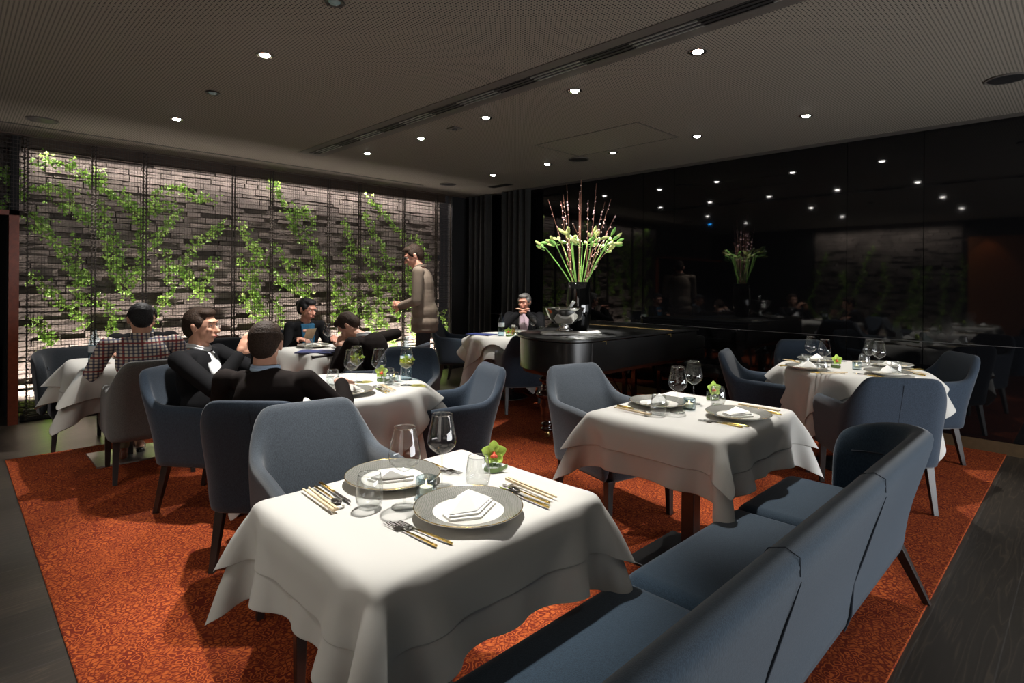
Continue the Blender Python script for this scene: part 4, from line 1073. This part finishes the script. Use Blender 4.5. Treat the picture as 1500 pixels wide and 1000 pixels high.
put(OR_, 4.68, 4.80, 'green orchid in glass %s' % n7); put(TL, 4.70, 4.70, 'lit tealight in smoky glass %s' % n7)
t = thing('beer_glass', 'slim glass of beer with white foam on the far table', 'beer glass', (4.80, 4.84, ZC))
MB().lathe([(0, 0), (.022, 0), (.024, .004), (.026, .13), (.025, .13), (.023, .01), (0, .01)], 24).build('glass_body', M['glass'], t, smooth=True)
MB().lathe([(0, .011), (.0225, .011), (.0245, .10), (0, .10)], 22).build('beer', M['beer'], t, smooth=2)
MB().lathe([(0, .1005), (.0245, .1005), (.025, .122), (0, .124)], 22).build('foam', M['napkin'], t, smooth=2)
for p in protos:
    for c in list(p.children):
        bpy.data.objects.remove(c)
    bpy.data.objects.remove(p)

# ================================================================== PIANO
t = thing('grand_piano', 'old black grand piano with closed lid and turned legs', 'piano', (0, 0, 0))
def smooth_poly(pts, closed, it=3):
    for _ in range(it):
        q = []
        for i in range(len(pts)):
            a = pts[i]; b = pts[(i+1) % len(pts)]
            if a[2] or b[2]:
                if a[2] and b[2]: q.append(a)
                elif a[2]: q.append(a); q.append((a[0]*.25+b[0]*.75, a[1]*.25+b[1]*.75, 0)) if False else q.append((a[0]*.5+b[0]*.5, a[1]*.5+b[1]*.5, 0))
                else: q.append((a[0]*.75+b[0]*.25, a[1]*.75+b[1]*.25, 0))
            else:
                q.append((a[0]*.75+b[0]*.25, a[1]*.75+b[1]*.25, 0)); q.append((a[0]*.25+b[0]*.75, a[1]*.25+b[1]*.75, 0))
        pts = q
    return [(x, y) for x, y, _ in pts]
poly = smooth_poly([(5.56, 2.90, 1), (3.78, 2.90, 1), (3.58, 2.93, 0), (3.53, 3.20, 0), (3.58, 3.52, 0), (3.80, 3.75, 0), (4.15, 3.82, 0), (4.45, 3.95, 0), (4.75, 4.22, 0), (5.05, 4.34, 1), (5.56, 4.34, 1)], True)
cx_, cy_ = sum(p[0] for p in poly)/len(poly), sum(p[1] for p in poly)/len(poly)
def inset(poly, d):
    out = []; n = len(poly)
    for i in range(n):
        a = Vector(poly[i-1]); b = Vector(poly[i]); c = Vector(poly[(i+1) % n])
        e = (c-a); e = e.normalized() if e.length > 1e-9 else Vector((1, 0)); nn = Vector((-e.y, e.x))
        if nn.dot(Vector((cx_, cy_))-b) < 0: nn = -nn
        out.append((b.x+nn.x*d, b.y+nn.y*d))
    return out
def prism(levels):
    m = MB(); n = len(poly); rows = [inset(poly, d) for d, z in levels]
    vs = [(x, y, levels[k][1]) for k, r in enumerate(rows) for x, y in r]
    fs = [(k*n+i, k*n+(i+1)%n, (k+1)*n+(i+1)%n, (k+1)*n+i) for k in range(len(levels)-1) for i in range(n)]
    fs += [tuple(range(n))[::-1], tuple(range((len(levels)-1)*n, len(levels)*n))]
    return m.add(vs, fs)
prism([(.07, .598), (.03, .604), (.022, .622), (.008, .632), (0, .64), (0, .892)]).build('case', M['lacquer'], t, smooth=2)
lid = prism([(-.016, .899), (-.022, .904), (-.022, .920), (-.016, .925)]).build('lid', M['lacquer'], t, smooth=2)
MB().tube([(5.07, 2.90, .9255), (5.07, 4.30, .9255)], .004, 6).build('hinge', M['brass'], lid)
B(3.785, 3.789, 2.8975, 2.9005, .61, .89).build('joint_strip', M['seamline'], t)
for x in (3.93, 4.98): MB().box(x-.03, x+.025, 2.874, 2.901, .893, .899).box(x+.019, x+.025, 2.874, 2.878, .868, .899).build('hinge_bracket', M['brass'], t)
MB().rbox(5.555, 5.80, 2.93, 4.31, .60, .70, .01).rbox(5.555, 5.80, 2.93, 3.01, .70, .83, .02).rbox(5.555, 5.80, 4.23, 4.31, .70, .83, .02).build('keybed', M['lacquer'], t)
B(5.565, 5.62, 3.01, 4.23, .7, .86).build('fallboard', M['lacquer'], t)
B(5.62, 5.77, 3.02, 4.22, .70, .725).build('keyboard', M['porcelain'], t)
legp = [(.0, .60), (.085, .60), (.085, .575), (.05, .565), (.052, .55), (.075, .535), (.080, .52), (.070, .505), (.05, .498), (.055, .47), (.062, .455), (.055, .44), (.070, .425), (.098, .405), (.105, .388), (.098, .37), (.065, .355), (.062, .34), (.068, .30), (.058, .20), (.045, .145), (.052, .135), (.060, .128), (.052, .120), (.04, .112), (.055, .098), (.060, .085), (.050, .068), (.026, .06), (0, .06)]
for x, y in ((3.83, 3.42), (5.48, 3.06), (5.50, 4.16)):
    l_ = MB().lathe(legp[::-1], 28).build('leg', M['mahog'], t, smooth=True, loc=(x, y, 0))
    MB().lathe([(0, .062), (.018, .06), (.022, .045), (.016, .035), (0, .035)], 16).tube([(-.014, 0, .031), (.014, 0, .031)], .022, 14).build('caster', M['brass'], l_, smooth=2)
ly = MB()
for y in (3.50, 3.62): ly.box(5.30, 5.34, y-.022, y+.022, .11, .60)
ly.rbox(5.26, 5.38, 3.44, 3.68, .10, .15, .008).tube([(5.30, 3.49, .14), (4.95, 3.45, .60)], .006, 6).tube([(5.30, 3.63, .14), (4.95, 3.67, .60)], .006, 6)
ly.build('pedal_lyre', M['mahog'], t)
for y in (3.53, 3.59): MB().rbox(5.36, 5.47, y-.012, y+.012, .05+.04, .10, .004).build('pedal', M['brass'], t)
# bench
b_ = thing('piano_bench', 'black tufted leather piano bench behind the piano keys', 'bench', (5.96, 3.15, 0))
bm_ = MB(); 
nx, ny = 14, 36; vs = []
for i in range(nx+1):
    for j in range(ny+1):
        x = -.17+.34*i/nx; y = -.38+.76*j/ny
        z = .47+.022*abs(math.sin(PI*i/nx*2.)*math.sin(PI*j/ny*5.))**.5
        if i in (0, nx) or j in (0, ny): z = .44
        vs.append((x, y, z))
bm_.add(vs, [(i*(ny+1)+j, (i+1)*(ny+1)+j, (i+1)*(ny+1)+j+1, i*(ny+1)+j+1) for i in range(nx) for j in range(ny)])
bm_.rbox(-.17, .17, -.38, .38, .39, .45, .01); bm_.build('cushion', M['leather'], b_, smooth=2)
for sx in (-1, 1):
    for sy in (-1, 1): MB().frust((sx*.14, sy*.34, .39), (sx*.145, sy*.35, 0), (.022, .022), (.016, .016)).build('leg', M['mahog'], b_)

# ---- things on the piano
ZP = .9256
nb = thing('serving_cloth', 'loosely folded white cloth under the silver bowl on the piano', 'napkin', (3.97, 3.28, ZP), -.78)
mm = MB(); rr = random.Random(5)
for k in range(4):
    nxx, nyy = 14, 8; vs = []
    for i in range(nxx+1):
        for j in range(nyy+1):
            u = i/nxx; v = j/nyy
            vs.append((-.26+.52*u+.01*math.sin(v*7+k), -.105+.21*v+.012*math.sin(u*6+k*2)+.008*k, .0022+k*.0042+.0014*math.sin(u*9+k)*math.sin(v*5)+(.012*max(0, u-.82)*5 if k == 3 else 0)))
    mm.add(vs, [(i*(nyy+1)+j, (i+1)*(nyy+1)+j, (i+1)*(nyy+1)+j+1, i*(nyy+1)+j+1) for i in range(nxx) for j in range(nyy)])
mm.build('folded_layers', M['napkin'], nb, smooth=True, sol=.003)
t = thing('wine_cooler_bowl', 'large polished silver champagne bowl on a foot, on the piano', 'bowl', (4.03, 3.40, ZP+.0185))
MB().lathe([(.072, 0), (.078, .004), (.074, .012), (.048, .022), (.042, .038), (.048, .048)], 40).build('foot', M['silver'], t, smooth=True, sol=.003)
MB().lathe([(0, .046), (.05, .048), (.10, .075), (.145, .125), (.170, .185), (.176, .205), (.184, .209), (.180, .213), (.172, .207), (.165, .186), (.140, .130), (.095, .082), (.05, .056), (0, .053)], 56).build('bowl', M['silver'], t, smooth=True)
t2 = thing('champagne_bottle', 'foil topped champagne bottle leaning in the silver bowl', 'bottle', (4.03, 3.40, ZP+.0185+.095))
a0, a1 = Vector((-.03, .02, 0)), Vector((.075, -.05, .175)); dd = (a1-a0)
MB().tube([a0, a0+dd*.35, a0+dd*.5, a0+dd*.62], [.036, .036, .022, .0145], 18).build('glass_body', simple('dark green bottle', (.02, .05, .02), .1), t2, smooth=True)
MB().tube([a0+dd*.60, a0+dd*.9, a0+dd*1.0], [.0152, .0150, .0165], 16).build('foil', M['napkin'], t2, smooth=True)
MB().tube([a0+dd*.52, a0+dd*.60], [.0215, .0155], 16).build('neck_label', M['gold'], t2, smooth=True)
V0 = (4.36, 3.50)
t = thing('floor_vase', 'tall glossy black vase holding the flowers on the piano', 'vase', (V0[0], V0[1], ZP))
MB().lathe([(0, 0), (.070, 0), (.085, .01), (.104, .06), (.118, .14), (.122, .2), (.119, .30), (.110, .40), (.104, .465), (.100, .467), (.097, .463), (.103, .40), (.112, .30), (.114, .2), (.10, .07), (0, .03)], 48).build('body', M['vase'], t, smooth=True)
t.name = 'flower_vase'
rr = random.Random(11)
zt = ZP+.45
def stem(lab, name, kind, ang, lean, H_, side=0):
    q = thing(name, lab, 'flower stem', (V0[0], V0[1], ZP), 0, 'lily stems in the black vase' if kind == 'lily' else 'blossoming twigs in the black vase')
    d = Vector((math.cos(ang), math.sin(ang), 0)); base = -d*.045+Vector((rr.uniform(-.02, .02), rr.uniform(-.02, .02), .06))
    rim = d*rr.uniform(.03, .085)+Vector((0, 0, .46)); top = rim+d*lean+Vector((0, 0, H_))
    pts = [base, rim, rim.lerp(top, .5)+Vector((0, 0, .01))+d*rr.uniform(-.012, .012), top]
    sp = []
    for i in range(len(pts)-1):
        for j in range(4): sp.append(pts[i].lerp(pts[i+1], j/4))
    sp.append(top)
    if kind == 'lily':
        MB().tube(sp, [.0055]*len(sp), 7).build('stem', M['stemg'], q, smooth=True)
        b = MB(); g = MB(); pd = MB()
        for k in range(rr.choice((3, 4, 4, 5))):
            a = ang+rr.uniform(-1.5, 1.5); el = rr.uniform(-.15, .8)
            dr = Vector((math.cos(a)*math.cos(el), math.sin(a)*math.cos(el), math.sin(el)))
            s0 = top-Vector((0, 0, rr.uniform(0, .05))); p1 = s0+dr*rr.uniform(.04, .075); L_ = rr.uniform(.068, .098)
            pd.tube([s0, s0.lerp(p1, .5)+Vector((0, 0, -.004)), p1], .0025, 5)
            dr2 = (dr+Vector((0, 0, .2))).normalized()
            MB().tube([p1, p1+dr2*L_*.15, p1+dr2*L_*.45, p1+dr2*L_*.8, p1+dr2*L_], [.003, .0105, .0165, .012, .003], 8).build('bud', M['bud' if rr.random() < .72 else 'bud2'], q, smooth=True)
        pd.build('bud_stalk', M['stemg'], q)
    else:
        MB().tube(sp, [.0042]*5+[.0034]*4+[.0022]*(len(sp)-9), 6).build('twig', M['twig'], q, smooth=True)
        b = MB()
        for k in range(rr.choice((12, 16, 20))):
            u = rr.random(); p = rim.lerp(top, u)+Vector((rr.gauss(0, .004), rr.gauss(0, .004), 0)); r_ = rr.uniform(.003, .0075)
            b.ell(p, (r_, r_, r_*1.2), u=7, w=5)
        if rr.random() < .5:
            p = rim.lerp(top, .5); e = p+Vector((math.cos(ang+1)*.07, math.sin(ang+1)*.07, .13)); b2 = MB().tube([p, e], .002, 5).build('side_twig', M['twig'], q); b.ell(e, .006, u=7, w=5)
        b.build('blossom', M['blossom'], q, smooth=True)
ups = ['tallest', 'leftmost leaning', 'rightmost leaning', 'upright central']
rt = math.atan2(-.702, .712)   # picture-right in plan
for k, (off, lean, H_) in enumerate([(PI, .25, .34), (PI+.35, .20, .38), (PI-.5, .17, .42), (PI+.9, .10, .44), (PI-1.1, .08, .40), (1.4, .06, .42), (-1.4, .05, .38), (.9, .11, .40), (-.9, .12, .44), (.4, .17, .38), (-.4, .20, .40), (0, .24, .42), (.15, .19, .33)]):
    side = 'leaning left' if abs(off) > 2 else 'leaning right' if abs(off) < .7 else 'near the middle'
    stem('green lily stem with closed pale buds %s in the black vase' % side, 'lily_stem', 'lily', rt+off, lean, H_)
for k, (off, lean, H_) in enumerate([(PI, .25, .80), (PI+.2, .12, .78), (PI-.4, .10, .86), (PI-.2, .06, .96), (1.5, .05, .90), (-1.5, .04, .98), (.5, .02, .80), (0, .08, .96), (.2, .10, .84), (0, .18, .78), (-.2, .22, .80), (.1, .30, .66), (0, .26, .36)]):
    side = 'leaning left' if abs(off) > 2 else 'leaning right' if abs(off) < .7 and lean > .07 else 'rising near the middle'
    stem('red-brown twig with tiny pink blossoms %s in the black vase' % side, 'blossom_twig', 'twig', rt+off, lean, H_)
# ================================================================== PEOPLE
def ik(S, W, u, f, pole):
    S, W, pole = Vector(S), Vector(W), Vector(pole); d = W-S; L = min(d.length, (u+f)*.995); dn = d.normalized()
    a = (u*u-f*f+L*L)/(2*L); h = math.sqrt(max(0, u*u-a*a)); pp = (pole-dn*pole.dot(dn)).normalized()
    return S+dn*a+pp*h, S+dn*L
def hand(m, W, dirv, palm, s=1., curl=.5):
    """palm + four separate bent fingers + thumb; palm = direction the palm faces, thumb on side = dir x palm * s"""
    d = Vector(dirv).normalized(); n = Vector(palm); n = (n-d*n.dot(d)).normalized(); sd = d.cross(n)*s
    c = Vector(W)+d*.045
    R_ = Matrix((sd, d, n)).transposed()
    m.ell(c, (.040, .052, .017), R_); m.cap(W, Vector(W)+d*.03, .024, .026)
    for k, (o, L) in enumerate(((.031, .068), (.0105, .078), (-.0105, .072), (-.031, .056))):
        b = Vector(W)+d*.082+sd*o; sp = sd*o*.35
        p1 = b+(d*math.cos(curl*.5)+n*math.sin(curl*.5)+sp).normalized()*L*.45
        p2 = p1+(d*math.cos(curl*1.3)+n*math.sin(curl*1.3)).normalized()*L*.32
        p3 = p2+(d*math.cos(curl*2.1)+n*math.sin(curl*2.1)).normalized()*L*.25
        m.cap(b-d*.015, p1, .0095, .0088).cap(p1, p2, .0088, .0080).cap(p2, p3, .0080, .0070)
    b = Vector(W)+d*.025+sd*.030
    p1 = b+(d*.55+sd*.75+n*.25).normalized()*.038; p2 = p1+(d*.85+sd*.25+n*.35).normalized()*.032
    m.cap(b, p1, .013, .0105).cap(p1, p2, .0105, .008)
def person(label, loc, f, seat=True, lean=.0, side=0., yaw=0., pitch=0., rh=None, lh=None, rpole=(.3, -.4, -1), lpole=(-.3, -.4, -1), jacket='suitblk', pants='trouser', shirt='white', hair='hairbrn', shoe='shoeblk',
           female=False, hc=.45, rdir=None, ldir=None, rpalm=(0, 0, -1), lpalm=(0, 0, -1), hgt=1., feet=None, skin='skin', bun=False, zseat=.50, glasses=False, open_front=True, legs=True):
    t = thing('person', label, 'person', (loc[0], loc[1], loc[2] if len(loc) > 2 else 0), fz(f))
    w = .172 if female else .208; g = .88 if female else 1.
    if seat: Pv = Vector((0, 0, zseat))
    else: Pv = Vector((0, 0, .93*hgt))
    up = Vector((side, lean, 1)).normalized()
    T = .465*hgt; neck = Pv+up*T; chest = Pv+up*T*.62+Vector((0, -.012, 0)); belly = Pv+up*T*.25
    hd = (Vector((0, .022, 0))+up*.128+Vector((0, .05*max(0, lean)+.03*pitch, -.035*pitch)))
    H = neck+hd
    Rz = Matrix.Rotation(yaw, 3, 'Z') @ Matrix.Rotation(-pitch, 3, 'X')
    hp = lambda x, y, z: H + Rz @ Vector((x, y, z))
    sh = {1: neck+Vector((w, 0, -.058)), -1: neck+Vector((-w, 0, -.058))}
    el, wr, hdv = {}, {}, {}
    for s, tg, pole, dv in ((1, rh, rpole, rdir), (-1, lh, lpole, ldir)):
        if tg is None: tg = (s*.20, .33, Pv.z+.16) if seat else (s*.24, .03, Pv.z-.06)
        el[s], wr[s] = ik(sh[s], tg, .29, .255, pole)
        hdv[s] = Vector(dv).normalized() if dv else (wr[s]-el[s]).normalized()
    hip = {1: Pv+Vector((.088, 0, 0)), -1: Pv+Vector((-.088, 0, 0))}
    kn, an = {}, {}
    for s in (1, -1):
        if seat:
            fx, fy = (feet[s] if feet else (s*.12, .40)); an[s] = Vector((fx, fy, .085)); kn[s] = Vector((s*.125+(fx-s*.12)*.3, .43, .505))
        else:
            fx, fy = (feet[s] if feet else (s*.10, 0)); an[s] = Vector((fx, fy, .085)); kn[s] = (hip[s]+an[s])/2+Vector((0, .035, .01))
    toe = {s: an[s]+Vector((s*.02, .15, -.055)) for s in (1, -1)}
    # body, one continuous surface
    m = MB()
    m.ell(hp(0, -.008, .022), (.074*(.96 if female else 1), .094, .092), Rz).ell(hp(0, .028, -.035), (.056, .062, .066), Rz).ell(hp(0, .052, -.078), (.030*g, .026, .024), Rz)
    m.cap(hp(0, .088, .004), hp(0, .108, -.026), .0075, .0125).ell(hp(0, .104, -.030), (.0165, .012, .010), Rz)
    m.ell(hp(0, .078, .032), (.052, .018, .012), Rz).ell(hp(.036, .070, -.018), (.020, .018, .016), Rz).ell(hp(-.036, .070, -.018), (.020, .018, .016), Rz)
    m.ell(hp(0, .086, -.058), (.024, .013, .012), Rz)
    for s in (1, -1):
        m.ell(hp(s*.077, -.004, -.005), (.008, .018, .030), Rz).ell(hp(s*.083, -.010, .008), (.006, .015, .018), Rz)
    nr = .050 if female else .060
    m.cap(neck+Vector((0, -.008, -.04)), H+Vector((0, -.012, -.05)), nr*1.08, nr*.92)
    m.cap(neck+Vector((-.11, 0, -.055)), neck+Vector((.11, 0, -.055)), .045, .045)
    m.ell(chest, (.150*g, .095, .17)).ell(belly, (.135*g, .09, .15)).ell(Pv, (.15*g, .10, .10))
    for s in (1, -1):
        m.cap(sh[s], el[s], .042*g, .036*g).cap(el[s], wr[s], .036*g, .024*g)
        hand(m, wr[s], hdv[s], rpalm if s > 0 else lpalm, s=(1 if s < 0 else -1) if (rpalm if s > 0 else lpalm)[2] <= 0 else 1, curl=hc)
        if legs: m.cap(hip[s], kn[s], .07, .05).cap(kn[s], an[s], .048, .034).cap(an[s], toe[s], .034, .026)
    blob('body', m, M[skin], t, .0058, 3)
    # jacket or shirt
    m = MB()
    yb = -.005
    m.ell(chest+Vector((0, yb, 0)), (.176*g, .116 if not female else .108, .185)).ell(belly+Vector((0, yb, -.01)), (.163*g if not female else .135, .112, .17)).cap(neck+Vector((-.115*g, yb, -.058)), neck+Vector((.115*g, yb, -.058)), .056, .056)
    m.ell(neck+Vector((0, -.030 if open_front else -.02, -.050)), (.095, .050 if open_front else .065, .045))
    if not seat:
        for q in np.linspace(.08, .92, 7): m.ell(Pv.lerp(chest, q), (.176, .126-.012*q, .09))
    if not seat: m.ell(Pv+Vector((0, 0, .04)), (.185, .138, .15)).ell(Pv+Vector((0, 0, -.07)), (.200, .150, .11)).ell(Pv+Vector((0, 0, -.14)), (.195, .148, .05))
    else: m.ell(Pv+Vector((0, -.01, .03)), (.172*g, .125, .10))
    for s in (1, -1):
        m.ell(sh[s]+Vector((-s*.01, 0, .0)), (.066*g, .064, .060)).cap(sh[s], el[s], .062*g, .054*g).cap(el[s], wr[s]-(wr[s]-el[s]).normalized()*.012, .054*g, .038*g)
    blob('jacket' if jacket not in ('plaid',) else 'shirt', m, M[jacket], t, .0085, 14)
    # shirt cuffs, collar, shirt front
    if jacket != 'plaid':
        m = MB()
        for s in (1, -1):
            q = (wr[s]-el[s]).normalized(); m.cap(wr[s]-q*.03, wr[s]-q*.012, .032*g, .030*g)
        blob('cuff', m, M[shirt], t, .006, 2)
    if not female:
        m = MB(); cc = neck+Vector((0, -.008, .012)); ring = []
        for a in np.linspace(0, 2*PI, 25): ring.append(cc+Vector((.064*math.sin(a), .062*math.cos(a)+.004, -.006-.024*max(0, math.cos(a)))))
        m.tube(ring, .011, 8, cap=False)
        m.tube([r+Vector((0, 0, .014)) for r in ring], .008, 8, cap=False)
        m.build('collar', M[shirt if jacket != 'plaid' else 'plaid'], t, smooth=True)
    if open_front and jacket not in ('plaid', 'taupe'):
        m = MB(); fwd = Vector((0, 1, 0))
        top = neck+Vector((0, .066, -.040)); mid = chest+Vector((0, .124 if not female else .104, .02)); low = chest+Vector((0, .120 if not female else .108, -.13))
        ws = (.052, .050, .012) if not female else (.062, .058, .045)
        for (a, wa), (b, wb) in (((top, ws[0]), (mid, ws[1])), ((mid, ws[1]), (low, ws[2]))):
            for q in np.linspace(-1, 1, 7): m.cap(a+Vector((q*wa, -abs(q)*.014, 0)), b+Vector((q*wb, -abs(q)*.012, 0)), .014, .013)
        blob('shirt_front', m, M[shirt], t, .006, 4)
        if female:
            m = MB(); a = neck+Vector((0, .048, -.052))
            for q in np.linspace(-1, 1, 7): m.cap(a+Vector((q*.045, -abs(q)*.01, 0)), a+Vector((q*.05, .035-abs(q)*.012, -.055)), .0165, .0165)
            blob('neckline', m, M[skin], t, .006, 4)
    # trousers and shoes
    if legs:
        m = MB(); m.ell(Pv, (.165*g, .115, .105))
        for s in (1, -1): m.cap(hip[s], kn[s], .086*g, .064*g).cap(kn[s], an[s]+Vector((0, 0, .03)), .064*g, .050*g)
        blob('trousers', m, M[pants], t, .01, 5)
        for s in (1, -1):
            m = MB().cap(an[s]+Vector((0, -.03, -.045)), an[s]+Vector((0, .05, -.045)), .038, .040).cap(an[s]+Vector((0, .04, -.045)), toe[s]+Vector((0, 0, -.002)), .040, .030).ell(an[s]+Vector((0, -.01, -.01)), (.040, .05, .04))
            o = blob('shoe', m, M[shoe], t, .007, 3)
    # hair, eyes, mouth
    m = MB().ell(hp(0, -.020, .036), (.083, .094, .088), Rz).ell(hp(0, -.050, .0), (.074, .062, .078), Rz).ell(hp(0, .030, .085), (.066, .056, .034), Rz)
    for s in (1, -1): m.ell(hp(s*.070, .010, .030), (.015, .034, .036), Rz)
    if bun: m.ell(hp(0, -.115, .03), (.04, .036, .036), Rz)
    blob('hair', m, M[hair], t, .006, 3)
    for s in (1, -1):
        e = MB().ell(hp(s*.032, .0765, .008), (.0100, .0065, .0045), Rz).build('eye', M['eyew'], t, smooth=True)
        MB().ell(hp(s*.032, .082, .008), (.0045, .003, .0048), Rz, 10, 7).build('iris', M['eyed'], e, smooth=True)
    MB().cap(hp(-.016, .0955, -.057), hp(.016, .0955, -.057), .0048, .0048).build('mouth', M['lip'], t, smooth=True)
    m = MB()
    for s in (1, -1): m.cap(hp(s*.018, .092, .030), hp(s*.046, .080, .031), .0038, .003)
    m.build('eyebrows', M[hair], t, smooth=True)
    if glasses:
        m = MB()
        for s in (1, -1):
            c0 = hp(s*.033, .104, .006)
            m.tube([c0+Rz @ Vector((.024*math.cos(a), 0, .016*math.sin(a))) for a in np.linspace(0, 2*PI, 17)], .0014, 5)
            m.tube([hp(s*.057, .102, .010), hp(s*.084, .0, .010)], .0014, 5)
        m.tube([hp(-.010, .106, .010), hp(.010, .106, .010)], .0014, 5)
        m.build('glasses', M['iron'], t)
    return t
# grid coordinates of the seats follow the chairs above
person('seated person seen from behind, red and navy checked shirt, short black hair', (1.03, 4.80, .0), (.10, .99), lean=.16, side=-.03, yaw=.1, pitch=.3, hgt=1.03, jacket='plaid', pants='khaki', hair='hairblk', shoe='shoe',
       rh=(.24, .34, .86), rpole=(.6, -.3, -.8), lh=(-.24, .30, .82), lpole=(-.5, -.4, -1), feet={1: (.16, .10), -1: (-.10, .42)}, ldir=(.4, 1, 0))
person('seated person in profile, dark hair, black jacket and white open collar, hands raised', (1.165, 3.91, .0), (.68, -.73), lean=-.10, side=-.02, yaw=.05, pitch=.0, jacket='suitblk', shirt='white', hair='hairbrn',
       rh=(.08, .26, .93), lh=(-.10, .28, .95), rdir=(-.2, .35, .9), ldir=(.3, .5, .8), rpalm=(-1, .2, 0), lpalm=(1, .2, 0), rpole=(.7, -.2, -.8), lpole=(-.7, -.2, -.8), hc=.35)
person('nearest diner, seen from behind, short dark hair, black jacket, pale blue collar', (1.18, 2.86, .0), (.70, .71), lean=.12, side=-.18, yaw=.15, pitch=.15, jacket='suitbrn', shirt='ltblue', hair='hairbrn', hgt=.95,
       rh=(.24, .27, .83), rpole=(.5, -1, -.8), lh=(-.26, .25, .83), lpole=(-.5, -1, -.7), rdir=(-.3, 1, 0), open_front=False)
person('seated person with hair tied back, black blazer over blue top, holding papers', (2.72, 5.88, .0), (-.02, -1), lean=.02, yaw=.45, pitch=.25, jacket='suitblk', shirt='teal', hair='hairblk', female=True, bun=True, skin='skin2',
       rh=(.20, .30, .80), lh=(-.16, .33, .80), rdir=(-.4, 1, 0), ldir=(.4, 1, 0), hgt=1.0)
person('seated person in dark brown jacket seen from behind, bowing over the table beside the waiter', (2.80, 4.40, .0), (-.52, .85), lean=.55, side=-.10, yaw=.3, pitch=.9, jacket='suitbrn', shirt='white', hair='hairbrn',
       rh=(.26, .30, .82), rpole=(1, -.3, .1), lh=(-.20, .36, .80), lpole=(-.6, -.3, -.7), open_front=False)
person('standing waiter in a taupe jacket and black trousers, bending forward with folded hands', (3.56, 4.90, .009), (-.78, .62), seat=False, lean=.12, yaw=.12, pitch=.45, jacket='taupe', shirt='taupe', pants='trouser', hair='hairbrn', skin='skin2',
       rh=(.05, .25, 1.13), lh=(-.06, .25, 1.12), rpole=(.7, -.6, -.6), lpole=(-.7, -.6, -.6), rdir=(-.6, .7, .1), ldir=(.6, .7, .1), rpalm=(-1, 0, 0), lpalm=(1, 0, 0), feet={1: (.10, .02), -1: (-.10, -.03)}, hc=.9, hgt=1.10)
person('seated person with grey hair and glasses, dark jacket, pink shirt, fingers joined under chin', (5.50, 5.33, .0), (-.78, -.62), lean=.04, hgt=1.07, yaw=-.35, pitch=.1, jacket='suitblk', shirt='pink', hair='hairgry', glasses=True, skin='skin2',
       rh=(.055, .235, .99), lh=(-.055, .235, .99), rpole=(.8, .1, -.7), lpole=(-.8, .1, -.7), rdir=(-.75, .1, .45), ldir=(.75, .1, .45), rpalm=(-.3, 0, -1), lpalm=(.3, 0, -1), hc=.3)
person('seated person in black jacket and blue shirt collar, mostly hidden behind the checked shirt', (1.25, 5.86, .0), (.0, -1), lean=.10, side=.03, yaw=.2, pitch=.3, jacket='suitblk', shirt='ltblue', hair='hairblk', hgt=.93,
       rh=(.26, .30, .795), lh=(-.24, .30, .795), rdir=(-.5, .8, 0), ldir=(.5, .8, 0))
t = thing('paper_sheet', 'small kraft paper card held by the seated woman', 'paper', (2.62, 5.585, .80), .15)
B(-.055, .055, -.001, .001, -.0, .12).build('card', M['chop'], t).rotation_euler = (.5, 0, 0)

# ================================================================== CAMERA, WORLD, VIEW
A_ = math.radians(45.4); R_ = math.atan(.0073); H_ = 1.38; F_ = 842.
fw = Vector((math.cos(A_), math.sin(A_), 0)); rt_ = Vector((math.sin(A_), -math.cos(A_), 0)); uz = Vector((0, 0, 1))
U = rt_*math.cos(R_)+uz*math.sin(R_); V = -rt_*math.sin(R_)+uz*math.cos(R_)
cd = bpy.data.cameras.new('camera'); cam = bpy.data.objects.new('camera', cd); COL.objects.link(cam)
cam.matrix_world = Matrix(((U.x, V.x, -fw.x, 0), (U.y, V.y, -fw.y, 0), (U.z, V.z, -fw.z, H_), (0, 0, 0, 1)))
cd.sensor_width = 36; cd.lens = 36*F_/1500; cd.shift_y = -86/1500; cd.clip_start = .02
sc.camera = cam
w = bpy.data.worlds.new('world'); sc.world = w; w.use_nodes = True
w.node_tree.nodes['Background'].inputs[0].default_value = (.02, .02, .022, 1); w.node_tree.nodes['Background'].inputs[1].default_value = .3
sc.view_settings.view_transform = 'Standard'; sc.view_settings.look = 'None'; sc.view_settings.gamma = 1; sc.view_settings.use_curve_mapping = False
sc.view_settings.exposure = 0.75
cy = sc.cycles
cy.max_bounces = 8; cy.transparent_max_bounces = 32; cy.diffuse_bounces = 4; cy.glossy_bounces = 4; cy.transmission_bounces = 4
cy.use_denoising = True; cy.sample_clamp_indirect = 4.; cy.caustics_reflective = False; cy.caustics_refractive = False
